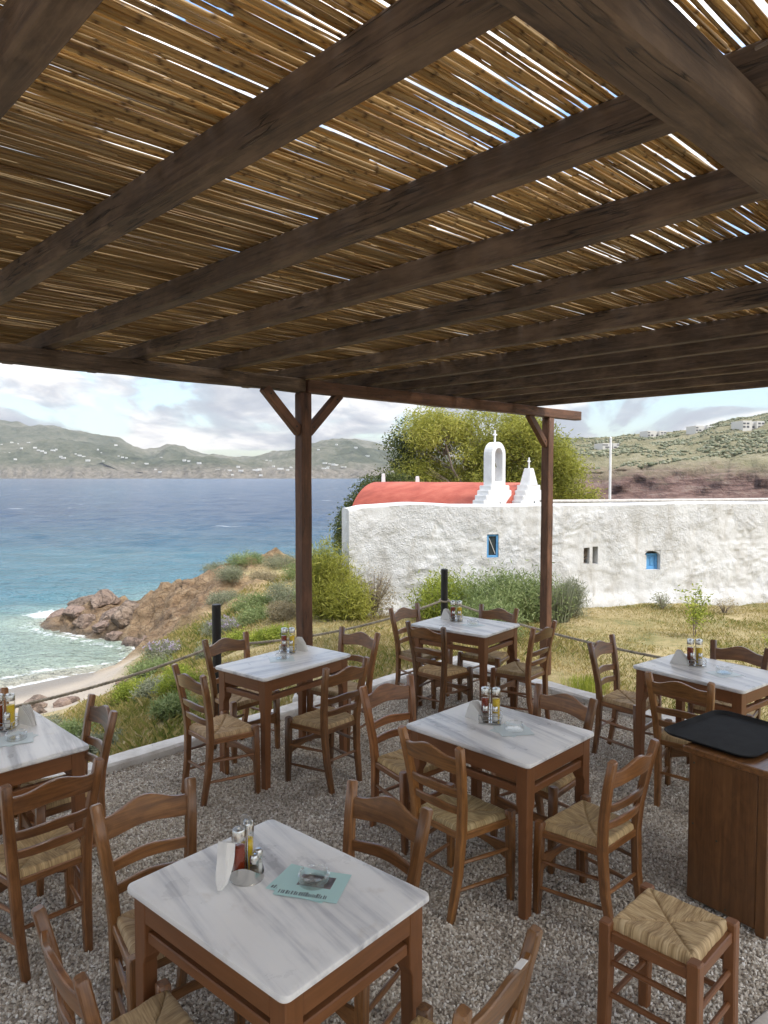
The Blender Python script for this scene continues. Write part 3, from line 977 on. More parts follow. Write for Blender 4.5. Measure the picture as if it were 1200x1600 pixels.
for px, py in far_spots:
    t_ = (px - 600) / 1130 * 1.0012
    d_ = dgrid[np.argmin(np.abs(far_z(np.full(900, t_), dgrid) - (2.083 + (745 - py) / 1130 * dgrid)))]
    o = link('far_house', hm, None)
    o.location = (t_ * d_, d_, float(far_z(np.array([t_]), np.array([d_]))[0]) + 3.0)
    s_ = random.uniform(3.0, 6.0)
    o.scale = (s_ * random.uniform(.6, 1.25), s_ * .7, s_ * random.uniform(.6, 1.0))
    o.rotation_euler = (0, 0, random.uniform(-.5, .5))
    tag(o, 'tiny white house among many scattered across the far hills beyond the water', 'house', 'white houses on the far hills')

# ---- gravel terrace
a_, b_ = KC - DL * .09, None
kA, kB, kC_, kD = KC, KC + DR * 12, KC + DR * 12 - DL * 15, KC - DL * 15
me = np_mesh('gravel_bed', [(*kA, 0), (*kB, 0), (*kC_, 0), (*kD, 0)], [(0, 3, 2, 1)])
if me.polygons[0].normal.z < 0:
    me.flip_normals()
tag(link('gravel_bed', me, M['gravel_bed']), kind='structure')

# pebbles lying on it: one sheet of points, each carrying a small stone
gsrc = []
for n_, (y0, y1), dens in ((1, (1.0, 4.2), 7600), (2, (4.2, 8.6), 5200)):
    xs0, xs1 = -3.6, 4.2
    cnt = int((xs1 - xs0) * (y1 - y0) * dens)
    px = rng.uniform(xs0, xs1, cnt); py = rng.uniform(y0, y1, cnt)
    k = inside_terrace(px, py, -.03) & (np.abs(px) < py * .60 + .35)
    gsrc.append(np.stack([px[k], py[k], rng.uniform(-.001, .007, k.sum())], -1))
pts = np.concatenate(gsrc)
me = bpy.data.meshes.new('gravel')
me.vertices.add(len(pts)); me.vertices.foreach_set('co', pts.astype(np.float32).ravel())
go = link('gravel', me, M['pebble'])
tag(go, 'loose grey beige pebble gravel covering the terrace floor', 'gravel', kind='stuff')
ng = bpy.data.node_groups.new('pebble_scatter', 'GeometryNodeTree')
ng.interface.new_socket('Geometry', in_out='INPUT', socket_type='NodeSocketGeometry')
ng.interface.new_socket('Geometry', in_out='OUTPUT', socket_type='NodeSocketGeometry')
N_, L_ = ng.nodes, ng.links
gi, gout = N_.new('NodeGroupInput'), N_.new('NodeGroupOutput')
m2p = N_.new('GeometryNodeMeshToPoints'); L_.new(gi.outputs[0], m2p.inputs[0])
ico = N_.new('GeometryNodeMeshIcoSphere'); ico.inputs['Radius'].default_value = 1; ico.inputs['Subdivisions'].default_value = 2
sp_ = N_.new('GeometryNodeSetPosition'); L_.new(ico.outputs[0], sp_.inputs[0])
tn = N_.new('ShaderNodeTexNoise'); tn.inputs['Scale'].default_value = 1.3; tn.inputs['Detail'].default_value = 1
ps = N_.new('GeometryNodeInputPosition')
vm = N_.new('ShaderNodeVectorMath'); vm.operation = 'SUBTRACT'; vm.inputs[1].default_value = (.5, .5, .5); L_.new(tn.outputs['Color'], vm.inputs[0])
L_.new(ps.outputs[0], tn.inputs['Vector'])
vs_ = N_.new('ShaderNodeVectorMath'); vs_.operation = 'SCALE'; vs_.inputs['Scale'].default_value = 1.5; L_.new(vm.outputs[0], vs_.inputs[0])
L_.new(vs_.outputs[0], sp_.inputs['Offset'])
smt = N_.new('GeometryNodeSetMaterial'); smt.inputs['Material'].default_value = M['pebble']; L_.new(sp_.outputs[0], smt.inputs[0])
iop = N_.new('GeometryNodeInstanceOnPoints'); L_.new(m2p.outputs[0], iop.inputs['Points']); L_.new(smt.outputs[0], iop.inputs['Instance'])
rv = N_.new('FunctionNodeRandomValue'); rv.data_type = 'FLOAT_VECTOR'; rv.inputs[0].default_value = (0, 0, 0); rv.inputs[1].default_value = (6.3, 6.3, 6.3)
L_.new(rv.outputs[0], iop.inputs['Rotation'])
rs = N_.new('FunctionNodeRandomValue'); rs.data_type = 'FLOAT_VECTOR'; rs.inputs[0].default_value = (.0042, .0035, .0028); rs.inputs[1].default_value = (.0098, .0078, .0062); rs.inputs['Seed'].default_value = 5
L_.new(rs.outputs[0], iop.inputs['Scale'])
L_.new(iop.outputs[0], gout.inputs[0])
md = go.modifiers.new('scatter', 'NODES'); md.node_group = ng


# ---- white kerb round the terrace
def kerb_seg(a, b, n):
    v, f = [], []
    d = (b - a) / np.linalg.norm(b - a); nrm = np.array([-d[1], d[0]])
    prof = [(-.085, -.75), (-.085, .045), (-.07, .062), (.06, .066), (.085, .05), (.085, -.75)]
    for i in range(n + 1):
        p = a + (b - a) * i / n
        for q, z in prof:
            j = .010 * vnoise(p[0] * 5 + q * 30, p[1] * 5, z * 9)
            pp = p + nrm * (q + j)
            v.append((pp[0], pp[1], z + (.008 * vnoise(p[0] * 4, p[1] * 4 + q * 20) if z > 0 else 0)))
    k = len(prof)
    for i in range(n):
        for s in range(k - 1):
            f.append((i * k + s, i * k + s + 1, (i + 1) * k + s + 1, (i + 1) * k + s))
    return v, f


v1, f1 = kerb_seg(KC - DL * 9, KC + DL * .085, 130)
v2, f2 = kerb_seg(KC + DR * .10, KC + DR * 9, 130)
me = bpy.data.meshes.new('kerb')
me.from_pydata([tuple(p) for p in v1 + v2], [], f1 + [tuple(i + len(v1) for i in q) for q in f2])
bm = bmesh.new(); bm.from_mesh(me); bmesh.ops.recalc_face_normals(bm, faces=bm.faces); bm.to_mesh(me); bm.free()
tag(link('kerb', me, M['kerb']), kind='structure')

# corner of the concrete step at the photographer's feet
o = MB().box((-1.2, -1.4, -.1), (2.2, 0, .03), .012).build('concrete_step', M['concrete'])
o.location = (1.377, 2.633, 0); o.rotation_euler = (0, 0, R(35.3))
tag(o, kind='structure')


# ---- grass blades on the lawn and bank
def blades(n, xr, yr, name, hgt, dens_noise=.0):
    x = rng.uniform(*xr, n); y = rng.uniform(*yr, n)
    bz_ = base_h(x, y)
    k = ~inside_terrace(x, y, .12) & (bz_ > -1.75) & (rockiness(x, y) < .35) & (y < 13.0 + .2334 / .9724 * (x + .64) + (x < -.9) * 9)
    k &= fbm(x * .9, y * .9, octv=3) > -.55 + rng.uniform(-.3, .3, n)
    k &= np.abs(x) < y * .62 + .6
    x, y = x[k], y[k]; n = len(x)
    z = ground_h(x, y)
    lush = fbm(x * .55, y * .55, octv=3)
    h = hgt * rng.uniform(.5, 1.5, n) * (1 + .5 * lush)
    wd = h * .018 + .0022
    a = rng.uniform(0, 6.283, n); la = rng.uniform(0, 6.283, n); lean = rng.uniform(.15, 1.1, n) * h
    dx, dy = np.cos(a) * wd, np.sin(a) * wd
    lx, ly = np.cos(la) * lean, np.sin(la) * lean
    P = np.stack([np.stack([x - dx, y - dy, z - .01], -1), np.stack([x + dx, y + dy, z - .01], -1),
                  np.stack([x + dx * .6 + lx * .35, y + dy * .6 + ly * .35, z + h * .6], -1), np.stack([x + lx, y + ly, z + h * .95], -1)], 1)
    me = np_mesh(name, P.reshape(-1, 3), (np.arange(n) * 4)[:, None] + np.array([0, 1, 2, 3]))
    tint = np.clip(.58 - .30 * lush + rng.normal(0, .22, n), 0, 1)
    add_attr(me, 'tint', np.repeat(tint, 4))
    o = link(name, me, M['grass_blade'])
    return tag(o, kind='stuff')


tag(blades(210000, (-5, 10), (5, 17), 'grass', .035), 'short dry yellow green grass on the lawn', 'grass')
tag(blades(60000, (-5, 3), (5, 22), 'tall_grass', .075), 'longer dry grass along the bank below the terrace', 'grass')


# ================================================================== WALL AND CHAPEL
WA = np.array([-.64, 13.2]); WD = np.array([.9724, .2334]); WN = np.array([-.2334, .9724])   # along, and away from us
WL, WT = 12.0, .75
openings = [(2.69, 2.929, .53, .98), (4.735, 4.866, .35, .675), (4.931, 5.049, .346, .695), (6.10, 6.465, .188, .585)]


def wall_top(s):
    return 1.545 + .012 * vnoise(s * 1.3, s * 0 + 3) + .05 * np.exp(-((s - 1.3) / .55) ** 2) - .05 * smooth(.35, .0, s)


sg = np.unique(np.round(np.concatenate([np.arange(0, WL + .01, .035)] + [[a, b] for a, b, _, _ in openings]), 4))
zg = np.unique(np.round(np.concatenate([np.arange(-1.3, 1.50, .035)] + [[c, d] for _, _, c, d in openings]), 4))
S_, Zg = np.meshgrid(sg, zg, indexing='ij')
zt = wall_top(S_)
Zw = np.where(Zg > 1.0, 1.0 + (Zg - 1.0) / (zg[-1] - 1.0) * (zt - .03 - 1.0), Zg)
rel = .014 * fbm(S_ * 1.3, Zw * 1.3, octv=2) + .010 * fbm(S_ * 7, Zw * 8, octv=4) + .013 * np.maximum(ridged(S_ * 5.5, Zw * 8, 3), 0) * smooth(-.2, .5, fbm(S_ * .8 + 3, Zw * .9, octv=2))
rel *= .25 + .75 * smooth(1.45, 1.15, Zw)
rel += .10 * smooth(-.2, -.55, Zw) * (1 + .5 * vnoise(S_ * 2, Zw * 2))
for a, b, c, d in openings:
    q = np.minimum(np.minimum(S_ - a + .06, b + .06 - S_), np.minimum(Zw - c + .06, d + .06 - Zw))
    rel *= 1 - .8 * smooth(-.12, 0, q)
rel[0, :] = 0
P = WA[None, None] + S_[..., None] * WD - rel[..., None] * WN
v = np.concatenate([P, Zw[..., None]], -1).reshape(-1, 3).tolist()
keep = np.ones((len(sg) - 1, len(zg) - 1), bool)
cs, cz = (sg[:-1] + sg[1:]) / 2, (zg[:-1] + zg[1:]) / 2
for a, b, c, d in openings:
    keep &= ~(((cs > a) & (cs < b))[:, None] & ((cz > c) & (cz < d))[None])
f = grid_faces(len(sg), len(zg), keep).tolist()
nz = len(zg)
# rounded coping, top and back
b0 = len(v)
cop = [(.03, -.008), (.10, .0), (WT * .5, .006), (WT - .08, 0), (WT, -.05), (WT, -2.9)]
for i, s in enumerate(sg):
    for q, dz in cop:
        p = WA + s * WD + WN * (q + (.02 * vnoise(s * 3, q * 9) if .05 < q < .5 else 0))
        v.append((p[0], p[1], float(wall_top(s)) + dz + (.006 * float(vnoise(s * 2.2, q * 5)) if dz > -.2 else 0)))
k = len(cop)
for i in range(len(sg) - 1):
    f.append((i * nz + nz - 1, (i + 1) * nz + nz - 1, b0 + (i + 1) * k, b0 + i * k))
    for s in range(k - 1):
        f.append((b0 + i * k + s, b0 + (i + 1) * k + s, b0 + (i + 1) * k + s + 1, b0 + i * k + s + 1))
# left end cap
f.append(tuple(list(range(nz)) + [b0 + s for s in range(k)]))
# recesses behind the openings
for a, b, c, d in openings:
    q0 = len(v)
    dep = .30
    for (s, z_) in ((a, c), (b, c), (b, d), (a, d)):
        ia = int(np.argmin(np.abs(sg - s))); iz = int(np.argmin(np.abs(zg - z_)))
        v.append(v[ia * nz + iz])
    for (s, z_) in ((a, c), (b, c), (b, d), (a, d)):
        p = WA + s * WD + WN * dep
        v.append((p[0], p[1], z_))
    for i in range(4):
        j = (i + 1) % 4
        f.append((q0 + i, q0 + j, q0 + 4 + j, q0 + 4 + i))
    f.append((q0 + 4, q0 + 5, q0 + 6, q0 + 7))
wall_root = empty('compound_wall', (WA[0], WA[1], -.5))
tag(wall_root, 'long thick whitewashed rubble wall with small blue windows in front of the chapel', 'wall')
me = bpy.data.meshes.new('wall_body'); me.from_pydata([tuple(p) for p in v], [], [tuple(q) for q in f])
bm = bmesh.new(); bm.from_mesh(me); bmesh.ops.recalc_face_normals(bm, faces=bm.faces); bm.to_mesh(me); bm.free()
for p in me.polygons:
    p.use_smooth = True
me.set_sharp_from_angle(angle=R(50))
o = link('wall_body', me, M['wall'])
WM = Matrix.Translation((WA[0], WA[1], 0)) @ Matrix.Rotation(math.atan2(WD[1], WD[0]), 4, 'Z')


def wall_part(o, parent):
    """o was built in wall coordinates: x along, y into the wall, z up"""
    o.data.transform(WM)
    o.parent = parent
    o.matrix_parent_inverse = Matrix.Identity(4)
    o.data.transform(Matrix.Translation((-wall_root.location.x, -wall_root.location.y, -wall_root.location.z)))
    return o


o.data.transform(Matrix.Translation((-WA[0], -WA[1], .5))); o.parent = wall_root


def frame_mb(x0, x1, z0, z1, y0, y1, w_):
    mb = MB()
    mb.box((x0, y0, z0), (x0 + w_, y1, z1), .004); mb.box((x1 - w_, y0, z0), (x1, y1, z1), .004)
    mb.box((x0 + w_ - .002, y0 + .002, z1 - w_), (x1 - w_ + .002, y1 - .002, z1), .004); mb.box((x0 + w_ - .002, y0 + .002, z0), (x1 - w_ + .002, y1 - .002, z0 + w_), .004)
    return mb


win = wall_part(frame_mb(2.69, 2.93, .53, .98, .02, .085, .042).build('window', M['blue_paint']), wall_root)
win['label'] = 'tall narrow blue framed window with dark pane'
for nm, mb, mt in (('pane', MB().box((2.73, .05, .57), (2.89, .062, .94), .002), 'dark_glass'),
                   ('stay', MB().bar((2.745, .035, .90), (2.87, .035, .60), .012, .012, (0, 1, 0), .002), 'house_white')):
    q = wall_part(mb.build(nm, M[mt]), win); q.matrix_parent_inverse = Matrix.Identity(4)
sh = wall_part(frame_mb(6.20, 6.462, .19, .515, .10, .15, .05).build('shutter', M['blue_paint']), wall_root)
sh['label'] = 'small square blue shutter set back in a rounded niche'
for nm, mb in (('panel', MB().box((6.248, .118, .238), (6.414, .140, .467), .003)), ('batten', MB().box((6.30, .106, .27), (6.36, .119, .44), .003))):
    q = wall_part(mb.build(nm, M['blue_paint']), sh); q.matrix_parent_inverse = Matrix.Identity(4)
# plaster lintel that rounds the niche
arc = [(6.09, .60), (6.09, .43)] + [(6.095 + .12 * (1 - math.cos(a)), .43 + .145 * math.sin(a)) for a in np.linspace(0, math.pi / 2, 7)] + [(6.36, .565), (6.43, .53), (6.468, .47), (6.468, .60)]
wall_part(MB().prism(arc, (0, .10, 0), (0, .012, 0)).build('niche_arch', M['wall']), wall_root)
wall_part(MB().box((6.10, .06, .185), (6.195, .29, .50), .02).build('niche_jamb', M['wall']), wall_root)
rub = MB()
for i in range(26):
    x = random.uniform(4.74, 4.86); z_ = random.uniform(.36, .66)
    rub.box((x - .03, .09, z_ - .022), (x + .03, .29, z_ + .02), .006)
    if i % 3 == 0:
        x = random.uniform(4.95, 5.04)
        rub.box((x - .03, .2, z_ - .022), (x + .03, .29, z_ + .02), .006)
q = wall_part(rub.build('niche_stones', M['niche_stone']), wall_root); q['kind'] = 'stuff'
# long concrete slab edge along the back of the coping
wall_part(MB().box((4.3, .50, 1.555), (11.9, 1.1, 1.60), .01).build('coping_slab', M['concrete']), wall_root)

# ---- chapel: red barrel vault with two stepped bell gables
ca = np.array([.81, -.586])                      # vault axis, towards us and to the right
cr = np.array([.586, .81])                       # across, away from us
E0_ = np.array([-.20, 20.5])
chapel = empty('chapel', (E0_[0], E0_[1], -.5))
tag(chapel, 'small white chapel with red barrel roof, bell gable and stepped gable behind the wall', 'chapel')


def child(o, root=chapel):
    o.data.transform(Matrix.Translation(-Vector(root.location)))
    o.parent = root
    return o


RR_, ZC = 1.30, .645
LEN = 4.62
v, f = [], []
na, nl_ = 30, 26
for i in range(nl_ + 1):
    tt_ = LEN * i / nl_
    for j in range(na + 1):
        a = math.pi * j / na
        r_ = RR_ + .012 * float(vnoise(tt_ * 1.2, a * 2.0))
        p = E0_ + ca * tt_ + cr * (-math.cos(a) * r_)
        v.append((p[0], p[1], ZC + math.sin(a) * r_))
for i in range(nl_):
    for j in range(na):
        f.append((i * (na + 1) + j, (i + 1) * (na + 1) + j, (i + 1) * (na + 1) + j + 1, i * (na + 1) + j + 1))
f.append(tuple(range(na + 1))); f.append(tuple(nl_ * (na + 1) + j for j in range(na, -1, -1)))
mb = MB(); mb.raw(v, f); child(mb.build('roof', M['red'], None, True))
mb = MB()
p0, p1 = E0_ - cr * 1.38, E0_ + cr * 1.38
q0, q1 = p0 + ca * LEN, p1 + ca * LEN
mb.raw([(*p0, -1.2), (*p1, -1.2), (*q1, -1.2), (*q0, -1.2), (*p0, .75), (*p1, .75), (*q1, .75), (*q0, .75)], [(0, 1, 2, 3), (4, 7, 6, 5), (0, 3, 7, 4), (1, 5, 6, 2), (0, 4, 5, 1), (3, 2, 6, 7)])
child(mb.build('wall', M['white']))

GB = R(40)
gX = Vector((math.cos(GB), math.sin(GB), 0))     # along a gable, to the right and away
gN = Vector((math.sin(GB), -math.cos(GB), 0))    # its face, towards us and right


def stepped(half, h, n, top_half):
    pts = []
    for i in range(n):
        x = half + (top_half - half) * i / n
        pts += [(x, h * i / n), (x, h * (i + 1) / n)]
    return pts


def gable(origin, half, h, n, top_half, thick, base):
    r_ = stepped(half, h, n, top_half)
    poly = [(half, -base)] + r_ + [(-x, z_) for x, z_ in reversed(r_)] + [(-half, -base)]
    return MB().prism(poly, gN * thick, Vector(origin) - gN * thick / 2, gX)


G1 = Vector((2.60, 17.03, 1.32)); th1 = .36
child(gable(G1, .64, .56, 5, .255, th1, 1.8).build('bell_gable', M['white'], None, False, .012))
# bell arch: outer and inner outline, extruded
ow, oh, iw, z0, z1, zi = .245, .72, .128, .555, 1.27, .66
outer = [(ow, z0)] + [(ow * math.cos(a), z1 + ow * 1.25 * math.sin(a)) for a in np.linspace(0, math.pi, 15)] + [(-ow, z0)]
inner = [(iw, zi)] + [(iw * math.cos(a), z1 + iw * 1.25 * math.sin(a)) for a in np.linspace(0, math.pi, 15)] + [(-iw, zi)]
mb = MB(); n_ = len(outer); vv_ = []
for s in (-.5, .5):
    for pl in (outer, inner):
        vv_ += [G1 + gX * x + Vector((0, 0, z_)) + gN * (s * .26) for x, z_ in pl]
ff = []
for i in range(n_ - 1):
    ff += [(i, i + 1, n_ + i + 1, n_ + i), (2 * n_ + i, 3 * n_ + i, 3 * n_ + i + 1, 2 * n_ + i + 1), (i, 2 * n_ + i, 2 * n_ + i + 1, i + 1), (n_ + i, n_ + i + 1, 3 * n_ + i + 1, 3 * n_ + i)]
ff += [(0, n_, 2 * n_ - 1, n_ - 1), (2 * n_, 3 * n_ - 1, 4 * n_ - 1, 3 * n_), (0, 2 * n_, 3 * n_, n_), (n_ - 1, 2 * n_ - 1, 4 * n_ - 1, 3 * n_ - 1), (n_, 3 * n_, 4 * n_ - 1, 2 * n_ - 1), (0, n_ - 1, 3 * n_ - 1, 2 * n_)]
mb.raw(vv_, ff)
child(mb.build('bell_arch', M['white'], None, False, .010))


def cross(at, hgt, span, tk):
    at = Vector(at)
    mb = MB()
    mb.bar(at, at + Vector((0, 0, hgt)), tk, tk, gN, .004)
    c = at + Vector((0, 0, hgt * .66))
    mb.sweep([c - gX * span / 2, c - gX * tk * .5], (tk * .96, tk * .96), (0, 0, 1), .004)
    mb.sweep([c + gX * tk * .5, c + gX * span / 2], (tk * .96, tk * .96), (0, 0, 1), .004)
    return mb


child(cross(G1 + Vector((0, 0, 1.545)), .31, .125, .038).build('cross', M['white']))
bell = child(MB().lathe([(.055, 0), (.048, .012), (.036, .05), (.030, .085), (.018, .105), (.0, .11)], 14, G1 + Vector((0, 0, .98))).build('bell', M['bronze'], None, True))
q = child(MB().bar(G1 + Vector((0, 0, 1.085)), G1 + Vector((0, 0, 1.42)), .012, .012, gN, .002).build('bell_hanger', M['bronze']))
for dx, dz, s in ((0, .15, .022), (.02, -.02, .030)):
    c = G1 + gX * dx + Vector((0, 0, dz)) + gN * (th1 / 2)
    child(MB().sweep([c - gN * .02, c + gN * .004], (s * 1.0, s * 2.0), (0, 0, 1), .003).build('vent_hole', M['dark_glass']))
G2 = Vector((3.46, 17.3, 1.27)); th2 = .32
child(gable(G2, .56, .62, 5, .17, th2, 1.8).build('stepped_gable', M['white'], None, False, .012))
mb = MB(); vv_ = []
for s in (-.5, .5):
    vv_ += [G2 + gX * x + Vector((0, 0, z_)) + gN * s * th2 * (1 if z_ < .7 else .6) for x, z_ in ((-.15, .615), (.15, .615), (.06, 1.02), (-.06, 1.02))]
mb.raw(vv_, [(0, 1, 2, 3), (7, 6, 5, 4), (0, 4, 5, 1), (1, 5, 6, 2), (2, 6, 7, 3), (3, 7, 4, 0)])
child(mb.build('gable_cap', M['white'], None, False, .010))
child(cross(G2 + Vector((0, 0, 1.01)), .26, .105, .032).build('cross', M['white']))
c = G2 + gX * .02 + Vector((0, 0, .18)) + gN * (th2 / 2)
child(MB().sweep([c - gN * .02, c + gN * .004], (.035, .11), (0, 0, 1), .003).build('vent_hole', M['dark_glass']))
for x, y, z_, h_ in ((-.02, 21.2, 1.85, .42), (.95, 20.6, 1.82, .36)):
    vv_ = [(x - .09, y - .09, z_ - .6), (x + .09, y - .09, z_ - .6), (x + .09, y + .09, z_ - .6), (x - .09, y + .09, z_ - .6), (x - .05, y - .05, z_ + h_ * .78), (x + .05, y - .05, z_ + h_ * .78), (x + .05, y + .05, z_ + h_ * .78), (x - .05, y + .05, z_ + h_ * .78)]
    mb = MB(); mb.raw(vv_, [(3, 2, 1, 0), (4, 5, 6, 7), (0, 1, 5, 4), (1, 2, 6, 5), (2, 3, 7, 6), (3, 0, 4, 7)])
    child(mb.build('pinnacle', M['white'], None, False, .012))

# flagpole
fp = MB().lathe([(.035, 0), (.032, 1.5), (.026, 3.6), (.0, 3.62)], 12).build('flagpole', M['white'], None, True)
fp.location = (5.31, 17.0, -.6)
tag(fp, 'thin bare white flagpole standing behind the white wall', 'flagpole')


# ================================================================== PLANTS
def leaf_cloud(centers, spread, per, ln, wd, droop=.3, tint=None, up=0.0):
    n = len(centers) * per
    c = np.repeat(centers, per, 0) + rng.standard_normal((n, 3)) * (spread if np.ndim(spread) else np.array([spread] * 3))
    d = rng.standard_normal((n, 3)); d[:, 2] = d[:, 2] * .7 - droop + up
    d /= np.linalg.norm(d, axis=1, keepdims=True)
    s = np.cross(d, rng.standard_normal((n, 3))); s /= np.linalg.norm(s, axis=1, keepdims=True)
    L = ln * rng.uniform(.55, 1.45, (n, 1)); W_ = wd * rng.uniform(.6, 1.4, (n, 1))
    v = np.stack([c, c + d * L * .45 + s * W_ * .5, c + d * L, c + d * L * .45 - s * W_ * .5], 1)
    if tint is None:
        tint = rng.uniform(.1, .9, len(centers))
    tt = np.clip(np.repeat(tint, per) + rng.normal(0, .13, n), 0, 1)
    return v.reshape(-1, 3), np.repeat(tt, 4)


def leaf_mesh(name, parts, mat, parent):
    v = np.concatenate([p[0] for p in parts]); t = np.concatenate([p[1] for p in parts])
    me = np_mesh(name, v, np.arange(len(v)).reshape(-1, 4))
    add_attr(me, 'tint', t)
    return link(name, me, mat, parent)


def lobes_points(lobes, n, shell=.55):
    """cluster centres spread through several ellipsoids, denser to the outside"""
    vol = np.array([l[3] * l[4] * l[5] for l in lobes]); vol = vol ** .8 / (vol ** .8).sum()
    out = []
    for l, p in zip(lobes, vol):
        m_ = max(3, int(n * p))
        d = rng.standard_normal((m_, 3)); d /= np.linalg.norm(d, axis=1, keepdims=True)
        r_ = rng.uniform(shell ** 3, 1, (m_, 1)) ** (1 / 3)
        out.append(np.array(l[:3]) + d * r_ * np.array(l[3:6]))
    return np.concatenate(out)


def branchy(root, base, tips, r0, name='trunk', mat='bark'):
    mb = MB()
    for tp in tips:
        b = Vector(base) + Vector((random.uniform(-1, 1), random.uniform(-1, 1), 0)) * r0 * .6
        e = Vector(tp)
        m1 = b.lerp(e, .35) + Vector((random.uniform(-.12, .12), random.uniform(-.12, .12), .10)) * (e - b).length
        m2 = b.lerp(e, .7) + Vector((random.uniform(-.08, .08), random.uniform(-.08, .08), .05)) * (e - b).length
        mb.sweep([b, m1, m2, e], [(r0 * 2, r0 * 2), (r0 * 1.3, r0 * 1.3), (r0 * .8, r0 * .8), (r0 * .25, r0 * .25)], (0, 1, .01), .002, sides=7, end_ch=False)
    return mb.build(name, M[mat], root, True)


def tree(name, at, lobes, n, per, ln, wd, spread, mat, label, cat, group=None, r0=.14, tips=7, droop=.5, twigs=0, sunny=.0):
    o = empty(name, at)
    tag(o, label, cat, group)
    L = [tuple(l) for l in lobes]
    pts_ = lobes_points(L, n)
    nz_ = fbm(pts_[:, 0] * .9, pts_[:, 1] * .9, pts_[:, 2] * .9, 3)
    pts_ = pts_[nz_ > -.42]
    t_ = np.clip(.48 + .32 * fbm(pts_[:, 0] * .7 + 5, pts_[:, 1] * .7, pts_[:, 2] * .7, 3) + rng.normal(0, .12, len(pts_)), 0, 1)
    leaf_mesh('crown', [leaf_cloud(pts_, spread, per, ln, wd, droop, t_)], M[mat], o)
    tip = [Vector(l[:3]) + Vector((random.uniform(-.4, .4) * l[3], random.uniform(-.4, .4) * l[4], random.uniform(0, .4) * l[5])) for l in random.choices(L, k=tips)]
    branchy(o, (0, 0, -.2), tip, r0)
    if twigs:
        mb = MB()
        for i in range(twigs):
            l = random.choice(L)
            a = Vector(l[:3]) * .8
            d_ = Vector((random.uniform(-1, 1), random.uniform(-1, .2), random.uniform(-.3, .8))).normalized()
            e = Vector(l[:3]) + Vector((d_.x * l[3], d_.y * l[4], d_.z * l[5])) * random.uniform(.8, 1.03)
            mb.sweep([a, a.lerp(e, .5) + Vector((0, 0, .1)), e], [(.035, .035), (.02, .02), (.006, .006)], (0, 1, .01), .001, sides=4, end_ch=False)
        mb.build('twigs', M['bark'], o)
    return o


# lobes: x, y, z, rx, ry, rz relative to the foot
tree('tamarisk_tree', (3.3, 24.5, -.5), [(-1.0, -.3, 3.4, 1.7, 1.5, 1.15), (.5, 0, 3.9, 1.7, 1.5, 1.15), (1.4, -.2, 3.0, 1.6, 1.5, 1.3), (-.6, -.6, 2.3, 1.7, 1.3, 1.0), (-2.2, 0, 2.3, .9, 1.0, 1.0), (-1.6, -.1, 4.1, 1.2, 1.1, .75)],
     2300, 30, .15, .030, .16, 'tamarisk_leaf', 'big olive green tamarisk tree spreading behind the red chapel roof', 'tree', 'trees behind the chapel', .10, 9, .55, 70)
tree('tamarisk_tree', (5.4, 23.6, -.5), [(-.5, 0, 3.2, 1.3, 1.2, 1.25), (.25, 0, 2.3, 1.15, 1.1, 1.15), (.65, -.1, 1.5, .95, 1.0, 1.0), (-.7, -.4, 1.7, 1.2, 1.0, 1.0), (-.9, .2, 4.0, .8, .8, .6)],
     1300, 30, .15, .030, .15, 'tamarisk_leaf', 'yellow green tamarisk tree partly behind the right pergola post', 'tree', 'trees behind the chapel', .08, 7, .6, 40)
tree('sparse_tree', (.9, 25.5, -.5), [(.1, 0, 4.1, .75, .7, .55), (-.45, 0, 3.3, .65, .7, .65), (.4, 0, 3.3, .9, .8, .7), (-.05, 0, 2.5, .7, .7, .7), (.9, 0, 4.2, .8, .7, .55)],
     330, 30, .10, .045, .13, 'dark_leaf', 'dark sparse leaved tree left of the big tamarisk with sky showing through', 'tree', 'trees behind the chapel', .09, 9, .2, 50)
tree('dark_bush', (-.35, 22.8, -.6), [(.35, 0, 2.0, 1.0, .9, .75), (-.25, 0, 1.4, .75, .8, .8), (-.75, -.1, .9, .48, .6, .75), (.9, .2, 2.2, .8, .8, .6), (-.3, -.3, .5, .8, .6, .7)],
     900, 34, .10, .040, .12, 'dark_leaf', 'dense dark green bush at the left end of the chapel roof', 'bush', None, .07, 7, .2, 20)


